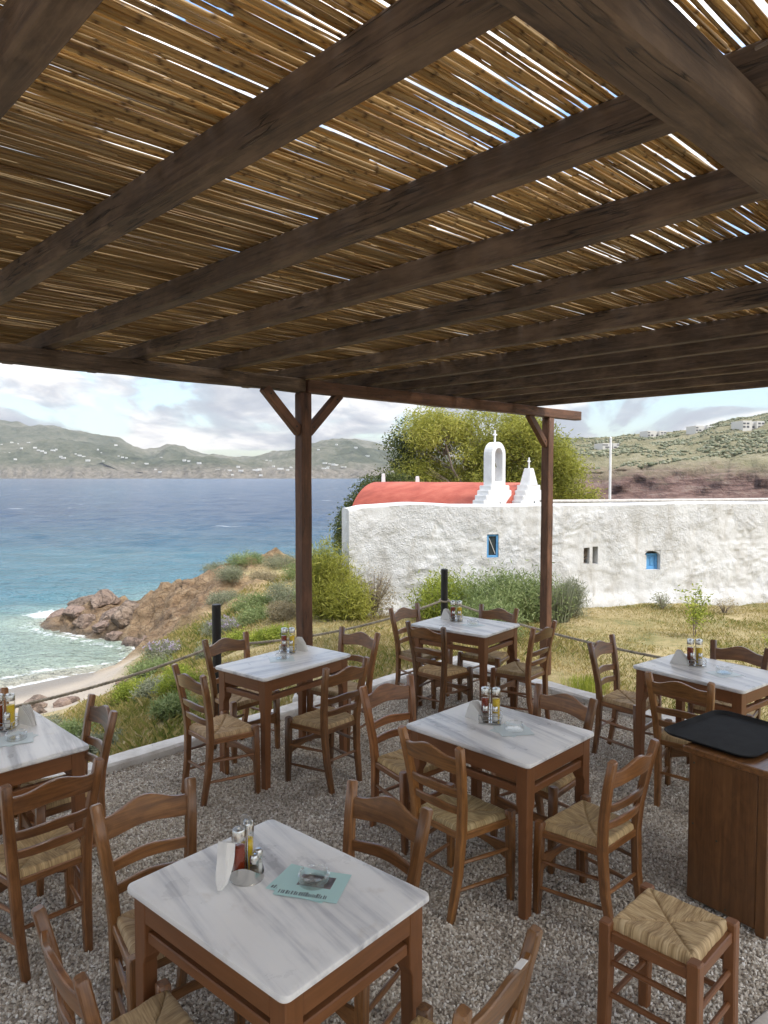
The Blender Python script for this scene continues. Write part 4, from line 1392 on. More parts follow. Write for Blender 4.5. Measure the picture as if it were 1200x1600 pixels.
def shrub(name, at, rad, n, per, ln, wd, mat, label, cat='shrub', group=None, spread=None, droop=0.0, up=.25, stems=8, flat=1.0, flowers=0):
    z = float(ground_h(np.array([at[0]]), np.array([at[1]]))[0])
    o = empty(name, (at[0], at[1], z - .02), random.uniform(0, 6.28))
    tag(o, label, cat, group)
    L = [(0, 0, rad[2] * .45, rad[0] * .8, rad[1] * .8, rad[2] * .6)]
    for i in range(4):
        a = random.uniform(0, 6.28)
        L.append((math.cos(a) * rad[0] * .5, math.sin(a) * rad[1] * .5, rad[2] * random.uniform(.3, .6), rad[0] * .5, rad[1] * .5, rad[2] * .42))
    p_ = lobes_points(L, n, .45)
    p_[:, 2] = np.maximum(p_[:, 2], .01)
    t_ = np.clip(.45 + .35 * fbm(p_[:, 0] * 3 / rad[0] + at[0], p_[:, 1] * 3 / rad[1], p_[:, 2] * 3, 2) + rng.normal(0, .12, len(p_)), 0, 1)
    leaf_mesh('foliage', [leaf_cloud(p_, spread or rad[0] * .10, per, ln, wd, droop, t_, up)], M[mat], o)
    mb = MB()
    for i in range(stems):
        a = random.uniform(0, 6.28); r_ = random.uniform(.3, .9)
        e = Vector((math.cos(a) * rad[0] * r_, math.sin(a) * rad[1] * r_, rad[2] * random.uniform(.5, .95)))
        mb.sweep([Vector((0, 0, 0)), e * .5 + Vector((0, 0, rad[2] * .1)), e], [(.014 + rad[2] * .012,) * 2, (.010 + rad[2] * .006,) * 2, (.004, .004)], (0, 1, .01), .001, sides=5, end_ch=False)
    mb.build('stems', M['bark'], o)
    if flowers:
        q = p_[p_[:, 2] > rad[2] * .45]
        q = q[rng.integers(0, len(q), flowers)] + np.array([0, 0, rad[2] * .22])
        leaf_mesh('flowers', [leaf_cloud(q, .02, 7, .05, .022, -.8)], M['lilac_flower'], o)['kind'] = 'stuff'
    return o


shrub('tamarisk_shrub', (-1.02, 13.1), (.44, .45, 1.28), 380, 30, .13, .013, 'tamarisk_leaf', 'tall feathery light green shrub at the left end of the white wall', 'shrub', None, .10, -.25, .45, 16)
shrub('tamarisk_shrub', (-.62, 12.7), (.42, .45, .70), 230, 28, .12, .013, 'tamarisk_leaf', 'lower feathery green shrub spreading at the foot of the tall one', 'shrub', None, .09, -.2, .4, 12)
shrub('dry_bush', (-.18, 12.95), (.40, .35, .92), 210, 12, .055, .012, 'dry_leaf', 'grey brown half dead bush with bare twigs against the white wall', 'bush', None, .07, 0, .2, 60)
for x, y, r_, h_, lab in ((1.05, 12.55, .72, .70, 'leafy light green bush in front of the wall left of the black rope post'),
                          (1.85, 12.4, .80, .82, 'big silvery green herb bush in front of the wall behind the corner table'),
                          (2.65, 12.7, .72, .72, 'pale green herb bush against the wall just left of the right pergola post'),
                          (1.55, 11.2, .55, .46, 'low trailing green herb clump nearest the terrace corner')):
    shrub('herb_bush', (x, y), (r_, r_ * .8, h_), 430, 22, .085, .017, 'herb_leaf' if x > 1.3 else 'bright_leaf', lab, 'bush', 'herb bushes in front of the wall', .12, -.25, .6, 22)


def spiky(name, at, n, h, mat, label, rad, width=.010, cat='plant'):
    z = float(ground_h(np.array([at[0]]), np.array([at[1]]))[0])
    o = empty(name, (at[0], at[1], z - .02)); tag(o, label, cat)
    a = rng.uniform(0, 6.283, n); r0 = rad * np.sqrt(rng.uniform(0, 1, n))
    bx, by = np.cos(a) * r0, np.sin(a) * r0
    hh = h * rng.uniform(.5, 1.1, n); ln = rng.uniform(.03, .26, n) * hh
    a2 = a + rng.normal(0, .7, n)
    tx, ty = bx + np.cos(a2) * ln, by + np.sin(a2) * ln
    px_, py_ = -np.sin(a) * width * .5, np.cos(a) * width * .5
    v = np.stack([np.stack([bx - px_, by - py_, 0 * a], -1), np.stack([bx + px_, by + py_, 0 * a], -1), np.stack([(bx * .4 + tx * .6) + px_ * .7, (by * .4 + ty * .6) + py_ * .7, hh * .7], -1), np.stack([tx, ty, hh], -1)], 1)
    me = np_mesh('blades', v.reshape(-1, 3), np.arange(4 * n).reshape(-1, 4))
    add_attr(me, 'tint', np.repeat(np.clip(rng.normal(.5, .25, n), 0, 1), 4))
    link('blades', me, M[mat], o)
    return o


shrub('rosemary_bush', (3.45, 13.2), (.34, .3, .60), 260, 20, .09, .009, 'grey_leaf', 'grey green rosemary like bush just right of the right pergola post', 'bush', None, .07, -.3, 1.0, 26)
spiky('grass_tuft', (2.45, 8.7), 700, .16, 'bright_leaf', 'bright green grass tuft on the lawn just beyond the kerb', .28, .007)
spiky('reed_grass', (3.0, 12.75), 700, .70, 'grey_leaf', 'upright grey reed grass behind the right pergola post', .3, .012)

# sapling on the lawn
sz_ = float(ground_h(np.array([5.03]), np.array([11.6]))[0])
sap = empty('sapling', (5.03, 11.6, sz_)); tag(sap, 'thin young sapling with bright green leaves on the lawn before the wall', 'sapling')
mb = MB()
cl = []
for i in range(9):
    e = Vector((random.uniform(-.22, .22), random.uniform(-.2, .2), random.uniform(.42, .74)))
    s0 = Vector((random.uniform(-.02, .02), 0, random.uniform(.0, .25)))
    mb.sweep([s0, s0.lerp(e, .55) + Vector((0, 0, .06)), e], [(.016, .016), (.010, .010), (.004, .004)], (0, 1, .01), .001, sides=5, end_ch=False)
    for k in np.linspace(.5, 1.05, 6):
        q = s0.lerp(e, k); cl.append(q[:])
mb.build('stem', M['bark'], sap)
leaf_mesh('foliage', [leaf_cloud(np.array(cl), .055, 13, .055, .022, .1)], M['bright_leaf'], sap)
shrub('wall_weed', (5.45, 14.05), (.20, .18, .34), 60, 9, .05, .014, 'grey_leaf', 'thin grey weed growing at the foot of the wall left of the sapling', 'weed', None, .05, 0, .3, 12)
shrub('wall_weed', (6.6, 13.9), (.30, .2, .30), 60, 9, .045, .012, 'dry_leaf', 'low dry weed at the foot of the wall right of the sapling', 'weed', None, .06, 0, .3, 14)
shrub('seedling', (5.9, 10.9), (.14, .14, .22), 40, 9, .05, .02, 'bright_leaf', 'small bright seedling on the lawn right of the sapling', 'seedling', None, .03, 0, .3, 5)

# bank shrubs: (x, y, radius, height, look)
bank = [(-1.75, 11.3, .42, .26, 'bright_leaf', 'yellow green cushion shrub just left of the seaward pergola post'),
        (-2.25, 11.6, .45, .28, 'bright_leaf', 'yellow green cushion shrub behind the bottles of the post table'),
        (-2.9, 12.3, .45, .30, 'grey_leaf', 'grey green cushion shrub right of the left black rope post'),
        (-3.2, 11.2, .38, .26, 'bright_leaf', 'small yellow green cushion under the rope left of the black post'),
        (-2.7, 9.4, .42, .33, 'bright_leaf', 'bright green cushion shrub behind the leftmost chair of the post table'),
        (-3.1, 9.9, .46, .30, 'grey_leaf', 'grey green sprawling shrub on the bank under the sagging rope'),
        (-3.6, 10.6, .5, .30, 'bright_leaf', 'green shrub on the bank edge nearest the sand'),
        (-4.1, 12.6, .55, .32, 'herb_leaf', 'green shrub where the bank meets the beach'),
        (-4.3, 14.0, .55, .38, 'grey_leaf', 'grey shrub with lilac flower spikes beside the brown rock'),
        (-3.4, 14.9, .60, .36, 'grey_leaf', 'grey green shrub on the slope above the lilac one'),
        (-2.5, 14.2, .60, .42, 'herb_leaf', 'green shrub in the middle of the slope'),
        (-1.9, 13.6, .45, .42, 'dry_leaf', 'straw coloured shrub beside the tall feathery shrub'),
        (-3.0, 16.4, .65, .42, 'herb_leaf', 'olive green shrub halfway up the headland'),
        (-2.2, 16.2, .65, .55, 'grey_leaf', 'grey green shrub below the top of the headland'),
        (-3.9, 17.6, .60, .40, 'grey_leaf', 'grey cushion shrub above the bare brown rock'),
        (-4.3, 19.6, .65, .45, 'grey_leaf', 'silvery shrub on the shoulder of the headland'),
        (-3.5, 20.6, .75, .48, 'dry_leaf', 'straw yellow shrub on top of the headland'),
        (-5.6, 24.0, .65, .40, 'grey_leaf', 'dark grey shrub on the seaward crest of the rock'),
        (-7.0, 25.7, .55, .38, 'grey_leaf', 'round grey shrub at the seaward edge of the crest'),
        (-4.5, 23.4, .85, .45, 'herb_leaf', 'green shrub along the skyline of the headland'),
        (-3.2, 23.0, .85, .48, 'grey_leaf', 'grey shrub along the skyline near the seaward post'),
        (-2.2, 20.2, .9, .60, 'herb_leaf', 'dense green shrub behind the seaward post'),
        (-1.7, 17.4, .75, .60, 'grey_leaf', 'tall grey green shrub left of the wall end'),
        (-1.35, 15.2, .65, .62, 'herb_leaf', 'bushy green shrub between the post and the feathery shrub'),
        (-3.9, 9.0, .42, .25, 'herb_leaf', 'low green shrub on the bank above the beach boulders'),
        (-4.6, 9.8, .45, .25, 'grey_leaf', 'low grey shrub on the sand edge'),
        (-2.3, 7.9, .35, .24, 'herb_leaf', 'small green shrub just outside the kerb'),
        (-3.0, 7.4, .40, .24, 'grey_leaf', 'small grey shrub outside the kerb behind the left table chair')]
for x, y, r_, h_, mt, lab in bank:
    fl = 46 if 'lilac' in lab else 0
    k_ = .82 if y > 15 else .84
    shrub('bank_shrub', (x, y), (r_ * k_, r_ * .9 * k_, h_ * (.72 if y > 15 else .75)), int(150 + 200 * r_), 20, .045 if mt != 'herb_leaf' else .06, .013, mt, lab, 'shrub', 'shrubs on the bank', r_ * .09, -.3, .3, 7, flowers=fl)


# ================================================================== ROCKS
def boulder(at, s, seed, label, group, sink=.42, rz=None):
    bm = bmesh.new(); bmesh.ops.create_icosphere(bm, subdivisions=4, radius=1)
    co = np.array([p.co[:] for p in bm.verts])
    n1 = fbm(co[:, 0] * .9 + seed * 7, co[:, 1] * .9, co[:, 2] * .9, 3); n2 = ridged(co[:, 0] * 2.2 + seed, co[:, 1] * 2.2, 4, co[:, 2] * 2.2)
    r_ = 1 + .22 * n1
    # planar facets
    prng = np.random.default_rng(seed)
    for k in range(16):
        nrm = prng.standard_normal(3); nrm /= np.linalg.norm(nrm)
        dst = co @ nrm * r_
        cut = prng.uniform(.55, .86)
        r_ = np.where(dst > cut, r_ * (cut + (dst - cut) * .06) / np.maximum(dst, 1e-6), r_)
    r_ = r_ * (1 + .05 * n2 + .03 * ridged(co[:, 0] * 5 + seed, co[:, 1] * 5, 3, co[:, 2] * 5))
    co = co * r_[:, None] * np.array(s)
    for p, q in zip(bm.verts, co):
        p.co = q
    me = bpy.data.meshes.new('boulder'); bm.to_mesh(me); bm.free()
    for p in me.polygons:
        p.use_smooth = True
    me.set_sharp_from_angle(angle=R(32))
    o = link('boulder', me, M['boulder'])
    z = float(ground_h(np.array([at[0]]), np.array([at[1]]))[0])
    o.location = (at[0], at[1], max(z, SEA - .25) + s[2] * (1 - 2 * sink) * .5 + (at[2] if len(at) > 2 else 0))
    o.rotation_euler = (0, 0, seed * 1.3 if rz is None else rz)
    tag(o, label, 'rock', group)
    return o


G_ = 'boulders at the tip of the rocks'
for i, (at, s, lab) in enumerate([
        ((-8.9, 22.7, -.12), (.60, .5, .44), 'large pale pinkish boulder standing highest on the rocky tip'),
        ((-9.7, 23.2), (.62, .5, .34), 'flat brown boulder at the seaward end of the rocky tip'),
        ((-10.5, 23.3), (.55, .4, .26), 'low dark boulder washed by foam at the far left of the tip'),
        ((-9.6, 22.3), (.42, .35, .24), 'small brown boulder at the foot of the pinkish boulder'),
        ((-9.0, 21.8), (.42, .35, .26), 'dark boulder in the shallows below the pinkish boulder'),
        ((-8.2, 21.9, -.1), (.72, .6, .36), 'broad tan boulder right of the pinkish boulder'),
        ((-7.6, 21.2), (.6, .5, .40), 'rounded brown boulder where the rocks meet the cliff'),
        ((-8.3, 21.1), (.35, .3, .22), 'small wet boulder in front of the tan boulder'),
        ((-7.7, 20.5), (.32, .28, .2), 'small dark boulder at the water line under the cliff'),
        ((-9.3, 20.9, -.05), (.42, .30, .16), 'pale flat rock lying alone in the shallows'),
        ((-11.0, 22.9, -.1), (.3, .22, .14), 'tiny dark rock in the surf off the tip'),
        ((-7.0, 20.0), (.35, .3, .25), 'grey rock at the head of the cove'),
        ((-6.5, 19.6), (.4, .3, .3), 'brown rock where sand meets the cliff')]):
    boulder(at, s, 11 + i, lab, G_)
G_ = 'stones on the beach'
for i, (at, s, lab) in enumerate([
        ((-6.3, 12.8), (.24, .2, .15), 'rounded tan stone on the sand beside the left table'),
        ((-5.75, 12.9), (.25, .18, .14), 'orange brown stone touching the tan one on the sand'),
        ((-6.75, 13.9), (.26, .14, .09), 'flat greenish slab tilted on the sand'),
        ((-5.0, 13.7), (.2, .14, .09), 'low reddish stone at the edge of the plants'),
        ((-4.65, 13.75), (.13, .12, .12), 'upright reddish stone at the edge of the plants'),
        ((-6.0, 12.35), (.17, .14, .09), 'small stone half under the rope on the sand')]):
    boulder(at, s, 41 + i, lab, G_, .30)

# flagstone outside the kerb under the post table
o = MB().box((-.42, -.3, -.05), (.42, .3, .03), .015).build('flagstone', M['stone_paver'])
o.location = (-1.05, 6.65, float(ground_h(np.array([-1.05]), np.array([6.65]))[0]) + .05); o.rotation_euler = (0, 0, R(40))
tag(o, 'beige flagstone on the bank outside the kerb behind the post table', 'paving stone')


# ================================================================== PERGOLA
ZB, ZR = 2.837, 2.958                      # underside of the beams, underside of the rafters
perg = empty('pergola', (0, 0, 0))
tag(perg, 'dark timber pergola roofed with split reed canes over the terrace', 'pergola')


def uv(u, v, z):
    p = U * u + V * v
    return Vector((p[0], p[1], z))


def wobble(a, b, n=9, amp=.006, sag=0.0):
    pts_ = []
    for i in range(n + 1):
        k = i / n
        p = a.lerp(b, k)
        pts_.append(p + Vector((random.uniform(-amp, amp), random.uniform(-amp, amp), random.uniform(-amp, amp) - sag * math.sin(math.pi * k))))
    return pts_


def beam(name, a, b, w_, h, n=10, amp=.004, mat='beam_wood', sag=0.0):
    """a, b: middle of the underside"""
    up = Vector((0, 0, h / 2))
    pts_ = wobble(a + up, b + up, n, amp, sag)
    sz = [(w_ * random.uniform(.95, 1.05), h * random.uniform(.96, 1.04)) for _ in pts_]
    return MB().sweep(pts_, sz, (0, 0, 1), .007).build(name, M[mat], perg, False)


# edge beam in two lengths, halved together over the first post
beam('edge_beam', uv(5.21, -.9, ZB), uv(5.235, 3.98, ZB), .11, .118, 12, .003)
beam('edge_beam', uv(5.20, 3.985, ZB - .004), uv(5.20, 8.52, ZB - .008), .105, .115, 10, .003, 'post_wood')
# main beam above us
beam('main_beam', uv(.685, -2.4, ZB), uv(.685, 8.4, ZB), .112, .118, 16, .003)
# rafters
RV = [-.95, -.42, .535, 1.115, 1.80, 2.43, 3.15, 3.98, 4.72, 5.25, 5.95, 6.40, 7.05, 7.62]
for v_ in RV:
    beam('rafter', uv(-1.7, v_, ZR), uv(6.15, v_ + random.uniform(-.02, .02), ZR), .084, .108, 14, .004)
# posts on the seaward side and their braces
for v_, zb in ((3.97, -.15), (7.83, -.55)):
    p = uv(5.215, v_, 0)
    mb = MB(); pts_ = wobble(Vector((p.x, p.y, zb)), Vector((p.x, p.y, ZB - .002)), 8, .003)
    mb.sweep(pts_, (.112, .112), (V[0], V[1], 0), .008)
    mb.build('post', M['post_wood'], perg, True)
    for s in (-1, 1):
        if s > 0 and v_ > 5:
            continue
        a = uv(5.215, v_ + s * .045, ZB - .36); b = uv(5.215, v_ + s * .42, ZB + .012)
        br_ = MB().sweep([a, b], (.070, .082), (0, 0, 1), .006).build('brace', M['post_wood'], perg)
        side = Vector((U[0], U[1], 0)) * -1
        for k in (.14, .86):
            c = a.lerp(b, k) + Vector((0, 0, -.041)) * 0 + side * .035
            MB().sweep([c - side * .004, c + side * .004], (.016, .016), (0, 0, 1), .002, sides=8, end_ch=False).build('bolt', M['black_post'], br_)
p = uv(5.215, 3.97, 0)
MB().box((p.x - .10, p.y - .10, -.35), (p.x + .10, p.y + .10, .10), .012).build('post_base', M['kerb'], perg)
# a knotty twig and a cord end hanging at the main beam
for a, m_, b in ((uv(.56, 1.55, 2.93), uv(.42, 1.50, 2.915), uv(.2, 1.42, 2.93)), (uv(.60, 1.83, 2.85), uv(.47, 1.72, 2.87), uv(.28, 1.62, 2.93))):
    pts_ = []
    for i in range(9):
        k = i / 8
        pts_.append(a * (1 - k) ** 2 + m_ * 2 * k * (1 - k) + b * k * k + Vector((random.uniform(-.004, .004),) * 3))
    MB().sweep(pts_, [(.009 * random.uniform(.7, 1.5),) * 2 for _ in pts_], (0, 0, 1), .001, sides=6, end_ch=False).build('twig', M['twig'], perg, True)


# ---- reeds: 8 canes, then laid in rows
def reed_proto(length, r0, seed, fine=True):
    prng = np.random.default_rng(seed)
    st = [0.0]
    nodes = []
    x = prng.uniform(.05, .2)
    while x < length:
        nodes.append(x); x += prng.uniform(.16, .27)
    xs, rr_, nd = [0], [1.0], [0]
    for q in nodes:
        xs += ([q - .012, q, q + .012] if fine else [q]); rr_ += ([1.0, 1.16, 1.0] if fine else [1.06]); nd += ([0, 1, 0] if fine else [.6])
    xs.append(length); rr_.append(1.0); nd.append(0)
    k = np.argsort(xs); xs = np.array(xs)[k]; rr_ = np.array(rr_)[k]; nd = np.array(nd)[k]
    tap = 1 - .35 * xs / length
    cy = .008 * np.sin(xs / length * math.pi * prng.uniform(.7, 2.2) + prng.uniform(0, 6)) + .004 * prng.standard_normal(len(xs)).cumsum() * .3
    cz = .004 * np.sin(xs / length * math.pi * prng.uniform(1, 3))
    S = 6 if fine else 5
    ang = np.arange(S) * 2 * math.pi / S + prng.uniform(0, 1)
    v = np.stack([np.repeat(xs[:, None], S, 1), cy[:, None] + r0 * (rr_ * tap)[:, None] * np.cos(ang), cz[:, None] + r0 * (rr_ * tap)[:, None] * np.sin(ang)], -1)
    n = len(xs)
    i, j = np.meshgrid(np.arange(n - 1), np.arange(S), indexing='ij')
    a = i * S + j; b = i * S + (j + 1) % S
    f = np.stack([a, b, b + S, a + S], -1).reshape(-1, 4)
    gr = np.stack([np.repeat(xs[:, None], S, 1) + seed, r0 * np.cos(ang)[None] + 0 * xs[:, None], r0 * np.sin(ang)[None] + 0 * xs[:, None]], -1)
    return v.reshape(-1, 3), f, gr.reshape(-1, 3), np.repeat(nd, S)


protos, coarse = [], []
for i in range(8):
    L_ = [2.2, 2.7, 3.1, 2.5, 2.9, 2.3, 2.6, 2.0][i]
    r_ = [.0046, .0052, .0060, .0049, .0064, .0043, .0055, .0047][i]
    protos.append((*reed_proto(L_, r_, 3 + i), L_, r_)); coarse.append(reed_proto(L_, r_, 3 + i, False))
reed_me = []
for i, (v, f, gr, nd, L_, r_) in enumerate(protos):
    me = np_mesh('reed', v, f, True); add_attr(me, 'grain', gr); add_attr(me, 'node', nd.astype(float)); add_attr(me, 'rnd', np.full(len(v), i * .37))
    me.materials.append(M['reed']); reed_me.append(me)
lay = []
for layer, (zl, du) in enumerate(((ZR + .108 + .007, .0099), (ZR + .108 + .018, .0112))):
    u = -1.65 + layer * .006
    while u < 6.2:
        vpos = 7.69 + random.uniform(-.012, .012)
        stag = random.uniform(.3, 1.0)
        while vpos > -2.2:
            i = random.randrange(8)
            L_ = protos[i][4]
            vpos -= L_
            ang = random.gauss(0, .0048)
            if random.random() > (.03 if layer == 0 else .085):
                lay.append((i, u + random.gauss(0, .0022), vpos, zl + random.gauss(0, .0025), ang, random.gauss(0, .0015), random.random() < .5, layer))
            vpos += random.uniform(-.05, .06)
        u += du * random.uniform(.8, 1.2)


def reed_matrix(q):
    i, u, v_, z, ang, tilt, flip, layer = q
    p = uv(u, v_, z)
    d = Vector((V[0], V[1], tilt)).normalized()
    d.rotate(Matrix.Rotation(ang, 3, 'Z'))
    if flip:
        p = p + d * protos[i][4]; d = -d
    s = Vector((0, 0, 1)).cross(d).normalized(); n_ = d.cross(s)
    m_ = Matrix((d, s, n_)).transposed().to_4x4()
    m_.translation = p
    return m_


def nearness(q):
    """distance of the cane's best seen stretch from where the photographer stands"""
    L_ = protos[q[0]][4]
    best = 99
    for k in np.linspace(0, 1, 6):
        p = U * q[1] + V * (q[2] + L_ * k)
        d = p[1]
        if d > .9 and abs(p[0]) < d * .54 + .05 and d > 1.36:
            best = min(best, math.hypot(p[0], p[1]))
    return best


mats = [reed_matrix(q) for q in lay]
order = sorted(range(len(lay)), key=lambda k: (nearness(lay[k]) + (.5 if lay[k][7] else 0)))
single = set(order[:300])
for k in order[:300]:
    o = link('reed', reed_me[lay[k][0]], None, perg)
    o.matrix_local = mats[k]
VV, FF, GG, NN, RN = [], [], [], [], []
base = 0
for k, q in enumerate(lay):
    if k in single:
        continue
    v, f, gr, nd = coarse[q[0]]
    m_ = np.array(mats[k])
    VV.append(v @ m_[:3, :3].T + m_[:3, 3]); FF.append(f + base); GG.append(gr + random.random() * 9); NN.append(nd); RN.append(np.full(len(v), random.random()))
    base += len(v)
me = np_mesh('reed_cover', np.concatenate(VV), np.concatenate(FF), True)
add_attr(me, 'grain', np.concatenate(GG)); add_attr(me, 'node', np.concatenate(NN).astype(float)); add_attr(me, 'rnd', np.concatenate(RN))
o = link('reed_cover', me, M['reed'], perg); o['kind'] = 'stuff'


# ================================================================== ROPE FENCE
def rope_post(at, z0, z1, lab):
    o = MB().lathe([(.042, z0), (.042, z1 - .006), (.036, z1)], 16, (0, 0, 0)).build('rope_post', M['black_post'], None, True)
    o.location = (at[0], at[1], 0)
    tag(o, lab, 'post', 'black rope fence posts')


RP = [(-1.565, 6.70), (.735, 8.75)]
rope_post(RP[0], -.6, .895, 'black round rope post on the bank behind the post table chairs')
rope_post(RP[1], -.7, .965, 'black round rope post at the terrace corner before the herb bushes')


def rope(a, b, sag, lab, n=70):
    a, b = Vector(a), Vector(b)
    L_ = (b - a).length
    v, f, g_ = [], [], []
    S = 9
    pts_ = [a.lerp(b, i / n) - Vector((0, 0, sag * 4 * (i / n) * (1 - i / n))) for i in range(n * 3 + 1) if i <= n]
    N_ = int(L_ / .012)
    for i in range(N_ + 1):
        k = i / N_
        p = a.lerp(b, k) - Vector((0, 0, sag * 4 * k * (1 - k)))
        d = (b - a) - Vector((0, 0, sag * 4 * (1 - 2 * k))); d.normalize()
        s = d.cross(Vector((0, 0, 1))).normalized(); u_ = s.cross(d)
        for j in range(S):
            an = 2 * math.pi * j / S
            r_ = .0125 * (1 + .20 * math.cos(3 * (an - k * L_ * 62)))
            v.append(p + s * math.cos(an) * r_ + u_ * math.sin(an) * r_)
    for i in range(N_):
        for j in range(S):
            j2 = (j + 1) % S
            f.append((i * S + j, i * S + j2, (i + 1) * S + j2, (i + 1) * S + j))
    mb = MB(); mb.raw(v, f)
    o = mb.build('rope', M['rope'], None, True)
    tag(o, lab, 'rope', 'ropes of the fence')
    return o


rope((-4.1, 3.9, .53), (-1.60, 6.67, .50), .16, 'thick beige rope sloping down from the black post on the bank towards the left table')
rope((-1.53, 6.73, .50), (.70, 8.72, .58), .10, 'thick beige rope slung between the two black posts')
rope((.77, 8.72, .58), (3.7, 5.2, .52), .13, 'thick beige rope sagging from the corner post along the lawn edge')
for p, z in ((RP[0], .50), (RP[1], .58)):
    pts_ = [(p[0] + .055 * math.cos(a), p[1] + .055 * math.sin(a), z + .01 * math.sin(a)) for a in np.linspace(0, 6.28, 22)]
    o = MB().sweep(pts_, (.024, .024), (0, 0, 1), .001, sides=8, end_ch=False).build('rope_loop', M['rope'], None, True)
    tag(o, 'rope loop tied round the black post ' + ('on the bank' if p is RP[0] else 'at the terrace corner'), 'rope')


# ================================================================== TABLES
def rounded_rect(hx, hy, r_, n=6):
    pts_ = []
    for cx_, cy_, a0 in ((hx - r_, hy - r_, 0), (-hx + r_, hy - r_, 90), (-hx + r_, -hy + r_, 180), (hx - r_, -hy + r_, 270)):
        for k in range(n + 1):
            a = R(a0 + 90 * k / n)
            pts_.append((cx_ + r_ * math.cos(a), cy_ + r_ * math.sin(a)))
    return pts_


def slab(hx, hy, z0, z1, r_, bull, chips=True):
    """stone top with a softened edge and a few worn spots"""
    mb = MB()
    rings = []
    for ins, z in ((bull * .7, z0), (0, z0 + bull * .7), (0, z1 - bull), (bull * .3, z1 - bull * .3), (bull, z1), (bull * 3, z1)):
        pl = rounded_rect(hx - ins, hy - ins, max(r_ - ins * .6, .004), 8)
        rings.append([(x, y, z) for x, y in pl])
    n = len(rings[0])
    v = [p for r__ in rings for p in r__]
    v = [(x + .0016 * float(vnoise(x * 40, y * 40, z * 60)), y + .0016 * float(vnoise(x * 40 + 9, y * 40, z * 60)), z) for x, y, z in v]
    f = []
    for i in range(len(rings) - 1):
        for k in range(n):
            k2 = (k + 1) % n
            f.append((i * n + k, i * n + k2, (i + 1) * n + k2, (i + 1) * n + k))
    f.append(tuple(range(n - 1, -1, -1))); f.append(tuple((len(rings) - 1) * n + k for k in range(n)))
    mb.raw(v, f)
    return mb


TH = .76


def make_table(Lx, Ly, name='marble_table'):
    o = empty(name)
    hx, hy = Lx / 2, Ly / 2
    slab(hx, hy, TH - .024, TH, .026, .008).build('tabletop', M['marble'], o, True)
    ix, iy = hx - .022, hy - .022
    lw = .064
    zt_ = TH - .0245
    for sx in (-1, 1):
        for sy in (-1, 1):
            cx_, cy_ = sx * (ix - lw / 2), sy * (iy - lw / 2)
            # the leg is full at the rails and cut back on the inside below them
            pts_ = [(cx_, cy_, zt_), (cx_, cy_, .545), (cx_ + sx * .006, cy_ + sy * .006, .515), (cx_ + sx * .009, cy_ + sy * .009, 0)]
            MB().sweep(pts_, [(lw, lw), (lw, lw), (lw - .012, lw - .012), (lw - .018, lw - .018)], (0, 1, 0), .003).build('leg', M['table_wood'], o)
    for s in (-1, 1):
        e = ix - lw + .0
        MB().box((-e, s * (iy - .012) - .011, zt_ - .082), (e, s * (iy - .012) + .011, zt_), .002).build('apron', M['table_wood'], o)
        MB().box((-e, s * (iy - .026) - .017, zt_ - .150), (e, s * (iy - .026) + .017, zt_ - .112), .004).build('lower_rail', M['table_wood'], o)
        e = iy - lw
        MB().box((s * (ix - .012) - .011, -e, zt_ - .082), (s * (ix - .012) + .011, e, zt_), .002).build('apron', M['table_wood'], o)
        MB().box((s * (ix - .026) - .017, -e, zt_ - .150), (s * (ix - .026) + .017, e, zt_ - .112), .004).build('lower_rail', M['table_wood'], o)
    return o


tA = make_table(.785, .62)
tK = kids_of(tA)
TABLES = {'T1': ((-.345, 2.262), -41, 'square marble table in front with mint menu cards and a round chrome caddy'),
          'T2': ((.606, 3.757), -44.8, 'marble table in the middle of the terrace left of the tray cabinet'),
          'T4': ((.734, 6.46), -38.6, 'farthest marble table at the terrace corner below the white wall'),
          'T5': ((2.227, 4.91), -52, 'marble table beside the lawn behind the tray cabinet'),
          'T6': ((-1.945, 3.57), -45, 'marble table at the left edge of the terrace above the beach')}
first = True
tobj = {}
for k, (p, a, lab) in TABLES.items():
    o = tA if first else copy_tree(tA, tK)
    first = False
    o.location = (p[0], p[1], 0); o.rotation_euler = (0, 0, R(a))
    tag(o, lab, 'table', 'marble topped tables'); tobj[k] = o
o = make_table(.865, .525)
o.location = (-.716, 5.178, 0); o.rotation_euler = (0, 0, R(51.3))
tag(o, 'long narrow marble table beside the seaward pergola post', 'table', 'marble topped tables')


